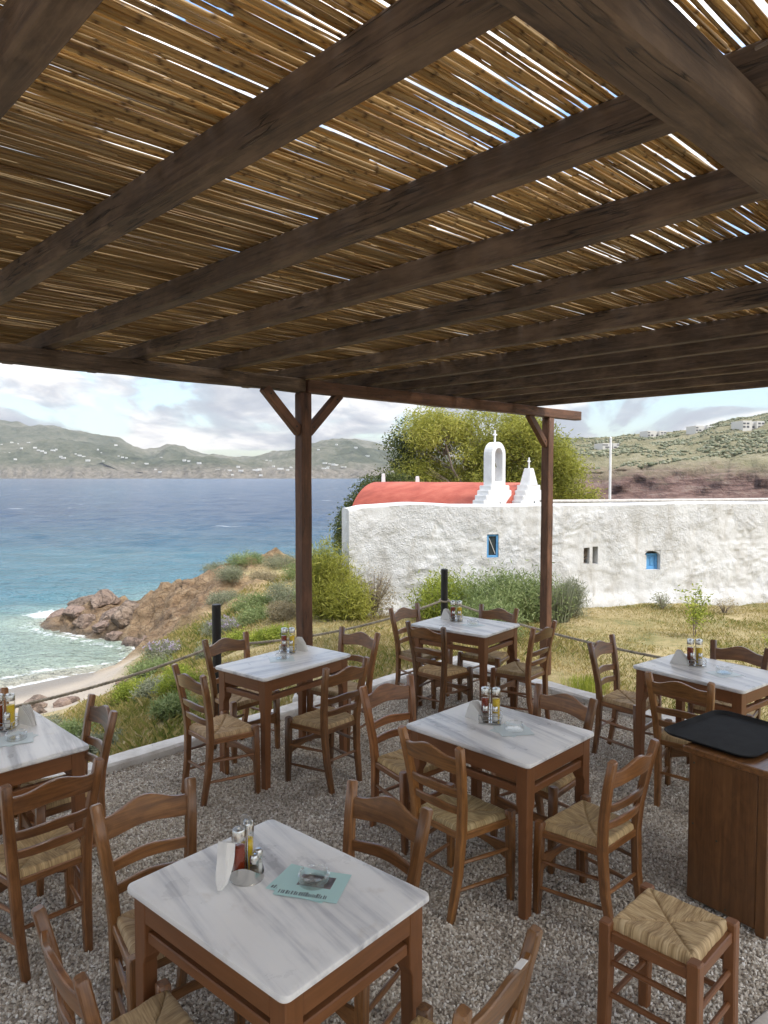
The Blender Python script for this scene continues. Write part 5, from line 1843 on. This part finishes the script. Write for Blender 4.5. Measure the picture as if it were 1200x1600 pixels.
# ================================================================== CHAIRS
def rush_seat(corners, z, thick, sag, n=56, cords=30):
    """woven seat: cords run in from each rail and meet along the mitres; corners = FL, FR, RR, RL"""
    FL, FR, RR, RL = [np.array(c, float) for c in corners]
    v, g_, f = [], [], []
    for i in range(n + 1):
        for j in range(n + 1):
            a, b = i / n * 2 - 1, j / n * 2 - 1
            p = (RL * (1 - a) * (1 - b) + RR * (1 + a) * (1 - b) + FR * (1 + a) * (1 + b) + FL * (1 - a) * (1 + b)) / 4
            m_ = max(abs(a), abs(b)); lo = min(abs(a), abs(b))
            edge = 1 - m_
            s = a if abs(b) > abs(a) else b
            cord = abs(math.sin(s * cords * math.pi / 2)) ** .7
            mit = math.exp(-((m_ - lo) / .035) ** 2)
            crn = smooth(.80, 1.0, lo)
            zz_ = z - sag * (1 - m_ ** 2) * .9 - .010 * mit * (1 - crn) + .0022 * cord - thick * (1 - math.sqrt(max(0, 1 - max(0, (m_ - .86) / .14) ** 2)))
            bulge = .006 * (1 - lo ** 4)
            jx_ = float(vnoise(a * 9, b * 9)) * .0015
            v.append((p[0] * (1 + bulge) + jx_, p[1] * (1 + bulge) + jx_, zz_ + float(vnoise(a * 5 + 3, b * 5)) * .003))
            g_.append((s * .2 + (.0 if abs(b) > abs(a) else .7), m_ * .2, 0))
    W_ = n + 1
    for i in range(n):
        for j in range(n):
            f.append((i * W_ + j, (i + 1) * W_ + j, (i + 1) * W_ + j + 1, i * W_ + j + 1))
    rim = [i * W_ for i in range(n + 1)] + [n * W_ + j for j in range(1, n + 1)] + [i * W_ + n for i in range(n - 1, -1, -1)] + [j for j in range(n - 1, 0, -1)]
    b0 = len(v)
    for q in rim:
        x, y, z_ = v[q]; v.append((x * .985, y * .985, z - thick * 1.35)); g_.append((g_[q][0], .25, 0))
    k = len(rim)
    for i in range(k):
        i2 = (i + 1) % k
        f.append((rim[i], b0 + i, b0 + i2, rim[i2]))
    f.append(tuple(b0 + i for i in range(k)))
    mb = MB(); mb.raw(v, f, g_)
    return mb


def make_chair():
    o = empty('rush_chair')
    wood_ = M['chair_wood']
    rush_seat([(-.195, .150, 0), (.195, .150, 0), (.148, -.168, 0), (-.148, -.168, 0)], .452, .028, .018).build('seat', M['rush'], o, True)
    for s in (-1, 1):
        MB().sweep([(s * .130, -.214, 0), (s * .142, -.178, .22), (s * .150, -.166, .42), (s * .160, -.174, .55), (s * .178, -.203, .72), (s * .191, -.233, .858)],
                   [(.034, .032), (.040, .038), (.042, .040), (.042, .038), (.041, .036), (.040, .034)], (0, 1, .01), .005).build('rear_post', wood_, o, True)
        MB().sweep([(s * .200, .146, 0), (s * .199, .140, .25), (s * .198, .134, .462)], [(.032, .032), (.040, .040), (.042, .042)], (0, 1, .01), .005).build('front_leg', wood_, o, True)
        # side rail under the rush, and two turned stretchers
        MB().bar((s * .196, .12, .408), (s * .153, -.155, .408), .022, .034, (0, 0, 1), .004).build('side_rail', wood_, o)
        for z_ in (.275, .145):
            MB().sweep([(s * .198, .13, z_ - .004), (s * .172, -.02, z_), (s * .144, -.178, z_ + .006)], [(.016, .016), (.022, .022), (.016, .016)], (0, 0, 1), .001, sides=8, end_ch=False).build('stretcher', wood_, o, True)
    MB().bar((-.185, .142, .408), (.185, .142, .408), .022, .034, (0, 0, 1), .004).build('front_rail', wood_, o)
    MB().bar((-.138, -.166, .408), (.138, -.166, .408), .022, .034, (0, 0, 1), .004).build('back_rail', wood_, o)
    for z_, sx in ((.215, .138),):
        MB().sweep([(-sx, -.180, z_), (0, -.18, z_), (sx, -.180, z_)], [(.016, .016), (.022, .022), (.016, .016)], (0, 0, 1), .001, sides=8, end_ch=False).build('stretcher', wood_, o, True)
    # arched flat brace between the front legs
    n = 12
    poly = [(-.182 + .364 * k / n, .292 - .012 * math.sin(math.pi * k / n)) for k in range(n + 1)] + [(.182 - .364 * k / n, .205 + .042 * math.sin(math.pi * k / n)) for k in range(n + 1)]
    MB().prism(poly, (0, .016, 0), (0, .132, 0)).build('front_brace', wood_, o, False, .0025)

    def bowed(z0, z1, arch, y0, hw, bow, tilt, name, tk=.017):
        n = 16
        v, f, g_ = [], [], []
        for i in range(n + 1):
            k = i / n * 2 - 1
            e = .5 * (1 + math.cos(math.pi * min(1, abs(k) / .82)))
            zt__ = z1 + arch * e; zb_ = z0 + arch * .35 * e
            y = y0 - bow * (1 - k * k)
            x = hw * k
            for (yy, z_, c) in ((-tk / 2, zb_ + .003, 0), (-tk / 2 + .003, zb_, 0), (tk / 2 - .003, zb_, 0), (tk / 2, zb_ + .003, 0), (tk / 2, zt__ - .004, 1), (tk / 2 - .004, zt__, 1), (-tk / 2 + .004, zt__, 1), (-tk / 2, zt__ - .004, 1)):
                v.append((x, y + yy - tilt * (z_ - z0), z_)); g_.append((x + z0 * 3, yy, z_))
        for i in range(n):
            for q in range(8):
                q2 = (q + 1) % 8
                f.append((i * 8 + q, i * 8 + q2, (i + 1) * 8 + q2, (i + 1) * 8 + q))
        f += [tuple(range(7, -1, -1)), tuple(n * 8 + q for q in range(8))]
        mb = MB(); mb.raw(v, f, g_)
        return mb.build(name, wood_, o, True)
    bowed(.722, .800, .036, -.205, .176, .024, .21, 'crest_rail', .020)
    bowed(.600, .640, .010, -.185, .160, .026, .15, 'slat')
    bowed(.515, .553, .008, -.172, .152, .024, .10, 'slat')
    return o


ch0 = make_chair()
cK = kids_of(ch0)
CH = [(-.789, 2.606, -49, 'wooden chair at the seaward end of the front table, beside the left table chair'),
      (-.685, 2.015, 40, 'wooden chair with its pale seat tucked under the front table at the bottom left corner'),
      (-.135, 2.584, -130.8, 'chair on the far side of the front table beyond the mint menu cards'),
      (.111, 1.909, 142.8, 'wooden chair with a white chipped patch on its top rail'),
      (.171, 4.146, -49, 'chair at the seaward end of the middle table'),
      (.382, 3.524, 42, 'honey brown chair with greenish seat on the near side of the middle table'),
      (.864, 3.962, -140, 'chair on the lawn side of the middle table with its back to the lawn'),
      (.975, 3.385, 132.6, 'chair facing the middle table between it and the backless stool'),
      (1.83, 5.312, -41.8, 'chair at the far end of the table behind the cabinet beside the kerb'),
      (1.969, 4.552, 47.8, 'chair half hidden behind the black tray and cabinet'),
      (2.459, 5.116, -135, 'chair on the lawn side of the table behind the cabinet at the right edge'),
      (.360, 6.72, -43, 'chair at the seaward end of the corner table farthest to its left'),
      (.498, 6.16, 47.8, 'chair on the near side of the corner table with its back towards us'),
      (.953, 6.652, -128.5, 'chair on the far side of the corner table in front of the herb bushes'),
      (1.162, 6.154, 140.3, 'chair at the lawn end of the corner table in front of the right pergola post'),
      (-1.075, 4.725, 42.3, 'chair on the near left side of the narrow post table beside the kerb'),
      (-1.058, 5.405, -42.5, 'wooden chair at the narrow post table directly in front of the left black post'),
      (-.412, 4.896, 137.8, 'wooden chair at the inner end of the narrow post table, back to us'),
      (-.341, 5.60, -129, 'chair on the far side of the narrow post table in front of the dry lawn'),
      (-1.543, 3.135, 136, 'chair on the near side of the left table seen from behind'),
      (-1.724, 3.754, -141.7, 'chair on the inner side of the left table turned against the kerb and rope'),
      (-2.16, 3.88, -40, 'chair mostly hidden beyond the left table at the left edge of the photo')]
for i, (x, y, a, lab) in enumerate(CH):
    o = ch0 if i == 0 else copy_tree(ch0, cK)
    o.location = (x, y, -.006); o.rotation_euler = (random.uniform(-.007, .007), random.uniform(-.007, .007), R(a - 90))
    br_ = random.uniform(.72, 1.12)
    if 'honey' in lab: br_ = 1.2
    tone = (br_ * random.uniform(.97, 1.06), br_, br_ * random.uniform(.85, 1.1), 1)
    sv, sw_ = random.uniform(.85, 1.12), random.uniform(.84, 1.0)
    for q in o.children:
        q.color = tone if not q.name.startswith('seat') else ((.95, 1.0, .95, 1) if 'greenish' in lab else (sv, sv * .97, sv * sw_, 1))
    tag(o, lab if 'wooden' in lab or len(lab.split()) > 15 else 'wooden ' + lab, 'chair', 'rush seated chairs')
# paint rubbed off the top rail of one chair
o = MB().box((-.045, -.0012, -.0096), (.02, .0012, .0096), .0005).build('worn_patch', M['paper'])
for c in bpy.data.objects:
    if c.get('label', '').endswith('white chipped patch on its top rail'):
        for k in c.children:
            if k.name.startswith('crest_rail'):
                o.parent = k
                o.rotation_euler = (R(90), 0, R(-12)); o.location = (.098, -.2395, .8165)
                o.rotation_euler = (R(90), R(13), R(9))


# backless stool
def make_stool():
    o = empty('rush_stool')
    h = .158
    rush_seat([(-h + .006, h - .006, 0), (h - .006, h - .006, 0), (h - .006, -h + .006, 0), (-h + .006, -h + .006, 0)], .502, .034, .016, 64, 34).build('seat', M['rush'], o, True)
    for sx in (-1, 1):
        for sy in (-1, 1):
            MB().sweep([(sx * (h + .006), sy * (h + .006), 0), (sx * h, sy * h, .30), (sx * h, sy * h, .492)], [(.038, .038), (.044, .044), (.044, .044)], (0, 1, 0), .005).build('leg', M['table_wood'], o)
    for s in (-1, 1):
        MB().bar((-h + .02, s * h, .442), (h - .02, s * h, .442), .024, .040, (0, 0, 1), .004).build('seat_rail', M['table_wood'], o)
        MB().bar((s * h, -h + .02, .442), (s * h, h - .02, .442), .024, .040, (0, 0, 1), .004).build('seat_rail', M['table_wood'], o)
        for z_ in (.31, .19):
            MB().sweep([(-h + .015, s * h, z_), (h - .015, s * h, z_)], (.021, .021), (0, 0, 1), .001, sides=9, end_ch=False).build('stretcher', M['table_wood'], o, True)
            MB().sweep([(s * h, -h + .015, z_ + .035), (s * h, h - .015, z_ + .035)], (.021, .021), (0, 0, 1), .001, sides=9, end_ch=False).build('stretcher', M['table_wood'], o, True)
    return o


st = make_stool()
st.location = (1.025, 2.525, 0); st.rotation_euler = (0, 0, R(44.5))
tag(st, 'backless reddish wooden stool with woven rush seat in front of the cabinet', 'stool')

# ================================================================== CABINET AND TRAY
ce = np.array([.595, -.804]); cn_ = np.array([.804, .595])
cab = empty('service_cabinet', (1.485, 3.465, 0), math.atan2(ce[1], ce[0]))
tag(cab, 'brown wooden service cabinet with a dark top under the black tray', 'cabinet')
cw, cd_ = .385, .62
CWD = M['cabinet_wood']


def vbox(lo, hi, ch=.003):
    """box whose grain runs upright"""
    lo, hi = Vector(lo), Vector(hi)
    c = (lo + hi) / 2
    return MB().sweep([(c.x, c.y, lo.z), (c.x, c.y, hi.z)], (hi.x - lo.x, hi.y - lo.y), (0, 1, 0), ch)


vbox((.004, 0, .025), (cw - .05, .018, .745)).build('side_panel', CWD, cab)
vbox((.004, cd_ - .018, .025), (cw - .004, cd_, .745)).build('side_panel', CWD, cab)
vbox((.0, .0185, .02), (.018, cd_ - .0185, .744)).build('back_panel', CWD, cab)
vbox((cw - .049, -.002, .0), (cw, .045, .745), .004).build('corner_post', CWD, cab)
vbox((cw - .049, cd_ - .045, .0), (cw + .001, cd_ + .002, .744), .004).build('corner_post', CWD, cab)
dr = vbox((cw - .022, .047, .06), (cw - .002, cd_ - .047, .735)).build('door', CWD, cab)
MB().lathe([(.014, 0), (.014, .012), (.006, .014), (.006, .022), (0, .023)], 12).build('knob', M['bronze'], dr, True).location = (cw - .0, .10, .42)
MB().box((.004, .02, .02), (cw - .02, cd_ - .02, .05), .002).build('base', CWD, cab)
MB().box((-.018, -.022, .7455), (cw + .022, cd_ + .022, .778), .005).build('top', M['chair_wood'], cab)
for x, z_ in ((.03, .40), (.15, .36), (.03, .70), (.2, .05)):
    MB().sweep([(x, .006, z_), (x, -.0015, z_)], (.010, .010), (0, 0, 1), .001, sides=8, end_ch=False).build('screw', M['bronze'], cab)


def dish(hx, hy, r_, lip, rise, tk):
    mb = MB()
    prof = [(-.032, tk), (-.026, tk), (-.012, tk + rise * .45), (-.004, tk + rise), (0, tk + rise), (0.002, tk + rise - .003), (-.010, rise * .3), (-.024, 0)]
    rings = []
    for q, z in prof:
        rings.append([(x, y, z) for x, y in rounded_rect(hx + q, hy + q, r_ + q * .8, 9)])
    n = len(rings[0]); v = [p for r__ in rings for p in r__]; f = []
    for i in range(len(rings) - 1):
        for k in range(n):
            k2 = (k + 1) % n
            f.append((i * n + k, (i + 1) * n + k, (i + 1) * n + k2, i * n + k2))
    f.append(tuple(range(n))); f.append(tuple((len(rings) - 1) * n + k for k in range(n - 1, -1, -1)))
    mb.raw(v, f)
    return mb


tr_ = dish(.235, .285, .075, .02, .016, .004).build('serving_tray', M['black_tray'], None, True)
tr_.location = (1.765, 3.60, .7795); tr_.rotation_euler = (0, 0, R(-54))
tag(tr_, 'black non slip serving tray with rounded corners lying on the cabinet', 'tray')


# ================================================================== THINGS ON THE TABLES
def make_bottle(kind, h=.158, r_=.0225):
    o = empty(kind + '_bottle')
    MB().lathe([(r_ - .003, 0), (r_, .004), (r_, h * .80), (r_ - .002, h * .84)], 20).build('bottle', M['bottle_glass'], o, True)
    MB().lathe([(r_ - .0045, .003), (r_ - .0022, .006), (r_ - .0022, h * .66), (r_ - .004, h * .665), (0, h * .665)], 20).build('liquid', M['vinegar' if kind == 'vinegar' else 'oil'], o, True)
    MB().lathe([(r_ + .0006, h * .80), (r_ + .0006, h * .97), (r_ - .002, h), (.006, h), (.005, h + .006), (0, h + .006)], 20).build('cap', M['steel'], o, True)
    return o


def make_shaker(kind, h=.078, r_=.0155):
    o = empty(kind + '_shaker')
    MB().lathe([(r_ - .002, 0), (r_, .003), (r_ * .92, h * .7)], 16).build('jar', M['bottle_glass'], o, True)
    MB().lathe([(r_ - .004, .003), (r_ - .0022, .005), (r_ * .85, h * .5), (0, h * .5)], 16).build('filling', M[kind], o, True)
    MB().lathe([(r_ * .98, h * .70), (r_ * .98, h * .90), (r_ * .7, h * .99), (0, h)], 16).build('cap', M['steel'], o, True)
    return o


def make_square_caddy():
    o = empty('condiment_caddy')
    MB().box((-.058, -.050, .004), (.058, .050, .008), .0015).build('base', M['steel'], o)
    for z_ in (.022, .046):
        pl = rounded_rect(.061, .053, .010, 4)
        MB().sweep([(x, y, z_) for x, y in pl] + [(*pl[0], z_)], (.0038, .0038), (0, 0, 1), .0005, sides=6, end_ch=False).build('wire_rail', M['steel'], o, True)
    for sx in (-1, 1):
        for sy in (-1, 1):
            MB().sweep([(sx * .058, sy * .050, 0), (sx * .058, sy * .050, .047)], (.0042, .0042), (0, 1, 0), .0005, sides=6, end_ch=False).build('wire_post', M['steel'], o)
    pts_ = [(0, 0, .006), (0, 0, .150)] + [(.0, .017 * math.sin(a), .167 - .017 * math.cos(a)) for a in np.linspace(.2, 6.1, 14)]
    MB().sweep(pts_, (.0045, .0045), (1, 0, 0), .0005, sides=6, end_ch=False).build('handle', M['steel'], o, True)
    return o


def make_round_caddy():
    o = empty('condiment_caddy')
    MB().lathe([(.055, 0), (.056, .003), (.054, .005), (0, .005)], 32).build('base', M['steel'], o, True)
    n = 48
    v, f = [], []
    for i in range(n + 1):
        a = 2 * math.pi * i / n
        zt__ = .040 + .020 * math.sin(a * 2 + .6)
        for r__, z_ in ((.0555, .004), (.0555, zt__), (.0535, zt__), (.0535, .006)):
            v.append((r__ * math.cos(a), r__ * math.sin(a), z_))
    for i in range(n):
        for q in range(4):
            q2 = (q + 1) % 4
            f.append((i * 4 + q, i * 4 + q2, (i + 1) * 4 + q2, (i + 1) * 4 + q))
    mb = MB(); mb.raw(v, f); mb.build('band', M['steel'], o, True)
    pts_ = [(0, 0, .004), (0, 0, .165)] + [(.0, .021 * math.sin(a), .186 - .021 * math.cos(a)) for a in np.linspace(.0, 4.9, 14)]
    MB().sweep(pts_, [(.006, .006)] * 2 + [(.014, .003)] * 14, (1, 0, 0), .0008, end_ch=False).build('handle', M['steel'], o, True)
    return o


def make_ashtray():
    o = empty('ashtray')
    R_ = .051
    MB().lathe([(R_ - .004, 0), (R_ - .001, .003), (R_, .020), (R_ + .001, .030), (R_ - .003, .033), (R_ - .008, .030), (R_ - .009, .012), (R_ - .012, .009), (0, .009)], 36).build('bowl', M['clear_glass'], o, True)
    for k in range(8):
        a = 2 * math.pi * k / 8
        c = Vector((math.cos(a) * (R_ - .004), math.sin(a) * (R_ - .004), .033))
        t_ = Vector((-math.sin(a), math.cos(a), 0))
        MB().sweep([c - t_ * .011, c + t_ * .011], (.008, .008), (0, 0, 1), .002, sides=8).build('rim_lobe', M['clear_glass'], o, True)
    return o


def make_card(w_, h, mat, printed):
    o = empty('menu_card')
    MB().box((-w_ / 2, -h / 2, 0), (w_ / 2, h / 2, .0016), .0004).build('card', M[mat], o)
    if printed:
        MB().box((-w_ * .24, -h * .10, .0017), (w_ * .30, h * .30, .0021), .0001).build('photo', M['card_photo'], o)
        mb = MB(); x = -w_ * .44
        while x < w_ * .30:
            ww = random.choice((.0034, .0048, .0062, .0040)); hh = random.uniform(.6, 1.0)
            mb.box((x, -h * .44, .0017), (x + ww, -h * .44 + .023 * hh, .0019), .0001)
            x += ww + random.choice((.0024, .0030, .0052))
        q = mb.build('lettering', M['card_ink'], o); q['kind'] = 'stuff'
    return o


def make_napkins():
    """folded paper napkins leaning together on edge in the caddy"""
    o = empty('paper_napkins')
    for k in range(7):
        x = (k - 3) * .0042
        a = random.uniform(-.07, .07); s = .125 + random.uniform(-.006, .006)
        poly = [(-s * .55, 0), (s * .55, 0), (s * .20 + a * .1, s * .78), (s * .05, s * .80), (-s * .3, s * .45)]
        mb = MB().prism(poly, (.0026, 0, 0), (x, 0, .001), (0, 1, 0))
        q = mb.build('napkin', M['paper'], o); q.rotation_euler = (0, (k - 3) * .05, random.uniform(-.05, .05))
    return o


def rolled_napkin():
    o = empty('rolled_napkin')
    n = 14
    v, f = [], []
    S = 18
    for i in range(n + 1):
        k = i / n
        wd = .018 + .010 * k + .004 * math.sin(k * 3.0) - .010 * smooth(.18, 0, k)
        th_ = .012 + .004 * k
        for j in range(S):
            a = 2 * math.pi * j / S
            fold = 1 + .20 * math.sin(5 * a + k * 3) + .05 * math.sin(9 * a)
            v.append((wd * math.cos(a) * fold, th_ * math.sin(a) * fold + .010 * math.sin(k * 2.4), k * .155))
    for i in range(n):
        for j in range(S):
            j2 = (j + 1) % S
            f.append((i * S + j, i * S + j2, (i + 1) * S + j2, (i + 1) * S + j))
    f += [tuple(range(S - 1, -1, -1)), tuple(n * S + j for j in range(S))]
    mb = MB(); mb.raw(v, f); mb.build('paper_wrap', M['paper'], o, True)
    MB().sweep([(.004, .006, .09), (.006, .016, .160)], (.022, .006), (0, 1, .01), .001).build('inner_fold', M['paper'], o)
    return o


def put(o, x, y, z, rz, lab, cat, group, tilt=None):
    o.location = (x, y, z); o.rotation_euler = (*(tilt or (0, 0)), R(rz))
    return tag(o, lab, cat, group)


protoK = {}


def inst(key, maker):
    if key not in protoK:
        o = maker(); protoK[key] = (o, kids_of(o)); return o
    o, k = protoK[key]
    return copy_tree(o, k)


WHERE = {'T1': 'on the front table', 'T2': 'on the middle table', 'T3': 'on the narrow post table', 'T4': 'on the far corner table', 'T5': 'on the table behind the cabinet', 'T6': 'on the left table'}
# caddy, card, napkins, angle
SET = {'T1': ((-.452, 2.328), (-.235, 2.285), None, 45), 'T2': ((.575, 3.85), (.675, 3.71), (.500, 3.885), -12), 'T3': ((-.725, 5.40), (-.742, 5.195), (-.640, 5.465), 2),
       'T4': ((.665, 6.60), (.79, 6.40), (.585, 6.65), -5), 'T5': ((2.185, 5.02), (2.283, 4.80), (2.095, 5.055), -8), 'T6': ((-1.995, 3.735), (-1.86, 3.575), (-1.915, 3.815), 8)}
for T, (cd, cc, cnp, an) in SET.items():
    w_ = WHERE[T]
    ca_, sa_ = math.cos(R(an)), math.sin(R(an))

    def loc(x, y):
        return cd[0] + x * ca_ - y * sa_, cd[1] + x * sa_ + y * ca_
    if T == 'T1':
        put(make_round_caddy(), *cd, TH, 60, 'round chrome condiment caddy with a wavy band ' + w_, 'caddy', 'condiment caddies')
        places = {'vinegar': (-.026, -.018), 'oil': (.012, .030), 'salt': (.028, -.010), 'pepper': (.012, -.034)}
        zc_, hb = TH + .0055, 1.12
        places = {'vinegar': (-.022, -.021), 'oil': (-.005, .029), 'salt': (.035, .012), 'pepper': (.028, -.024)}
        an = 0; ca_, sa_ = 1, 0
    else:
        put(inst('caddy', make_square_caddy), *cd, TH + .002, an, 'square steel wire condiment caddy ' + w_, 'caddy', 'condiment caddies')
        zc_, hb = TH + .0105, 1
        places = {'vinegar': (-.030, .018), 'oil': (.029, .018), 'pepper': (-.025, -.026), 'salt': (.027, -.026)}
    for kd, txt, cat in (('vinegar', 'dark red vinegar bottle in the caddy ', 'bottle'), ('oil', 'golden olive oil bottle in the caddy ', 'bottle')):
        b = inst(kd, lambda: make_bottle(kd))
        put(b, *loc(*places[kd]), zc_, an + random.uniform(0, 90), txt + w_, cat, kd + ' bottles')
        if T == 'T1':
            b.scale = (1.0, 1.0, 1.08)
    for kd, txt in (('pepper', 'small pepper shaker in the caddy '), ('salt', 'small white salt shaker in the caddy ')):
        b = inst(kd, lambda: make_shaker(kd))
        put(b, *loc(*places[kd]), zc_, an + random.uniform(0, 90), txt + w_, 'shaker', kd + ' shakers')
        if T == 'T1':
            b.scale = (1.0, 1.0, 1.1)
    if T == 'T1':
        r_ = rolled_napkin()
        r_.scale = (.9, .9, .9)
        put(r_, -.522, 2.238, TH + .010, -6, 'white rolled paper napkin leaning against the caddy ' + w_, 'napkin', None, (R(-22), R(3)))
        c1 = make_card(.205, .160, 'teal_card', True)
        put(c1, cc[0] - .020, cc[1] + .012, TH + .0005, -24, 'lower mint green menu card half covered by another ' + w_, 'menu card', 'menu cards')
        c2 = make_card(.212, .165, 'teal_card', True)
        put(c2, cc[0] + .005, cc[1] - .002, TH + .0032, -14, 'upper mint green menu card with dark lettering and a photo ' + w_, 'menu card', 'menu cards')
        put(inst('ash', make_ashtray), cc[0] + .008, cc[1] + .006, TH + .0056, 20, 'clear glass ashtray on the mint menu card ' + w_, 'ashtray', 'glass ashtrays')
    else:
        put(inst('napkins', make_napkins), *cnp, TH + .001, an + 55, 'stack of white paper napkins standing beside the caddy ' + w_, 'napkins', 'napkin stacks')
        c1 = inst('pale', lambda: make_card(.175, .150, 'pale_card', False))
        put(c1, cc[0], cc[1], TH + .0005, an + random.uniform(8, 40), 'pale blue menu card under the glass ashtray ' + w_, 'menu card', 'menu cards')
        if T in ('T2', 'T6'):
            c3 = inst('pale', lambda: make_card(.175, .150, 'pale_card', False))
            put(c3, cc[0] - .012, cc[1] + .02, TH - .0, an + 60, 'second pale menu card peeking out beneath the first ' + w_, 'menu card', 'menu cards')
            c3.location.z = TH + .0003; c1.location.z = TH + .0022
        put(inst('ash', make_ashtray), cc[0] + .006, cc[1] + .01, TH + .0042, random.uniform(0, 90), 'clear glass ashtray on the pale menu card ' + w_, 'ashtray', 'glass ashtrays')

# ================================================================== AIR
hz = bpy.data.meshes.new('haze')
bx0, bx1, by0, by1, bz0, bz1 = -4200, 1800, -300, 3900, -9, 340
hz.from_pydata([(bx0, by0, bz0), (bx1, by0, bz0), (bx1, by1, bz0), (bx0, by1, bz0), (bx0, by0, bz1), (bx1, by0, bz1), (bx1, by1, bz1), (bx0, by1, bz1)], [],
               [(0, 3, 2, 1), (4, 5, 6, 7), (0, 1, 5, 4), (1, 2, 6, 5), (2, 3, 7, 6), (3, 0, 4, 7)])
m = bpy.data.materials.new('haze'); m.use_nodes = True
t = NT(m.node_tree)
out = t.n('ShaderNodeOutputMaterial'); pv = t.n('ShaderNodeVolumePrincipled')
pv.inputs['Color'].default_value = (.86, .91, 1, 1); pv.inputs['Density'].default_value = .000085
t.l(pv.outputs[0], out.inputs['Volume'])
tag(link('haze', hz, m), kind='stuff')
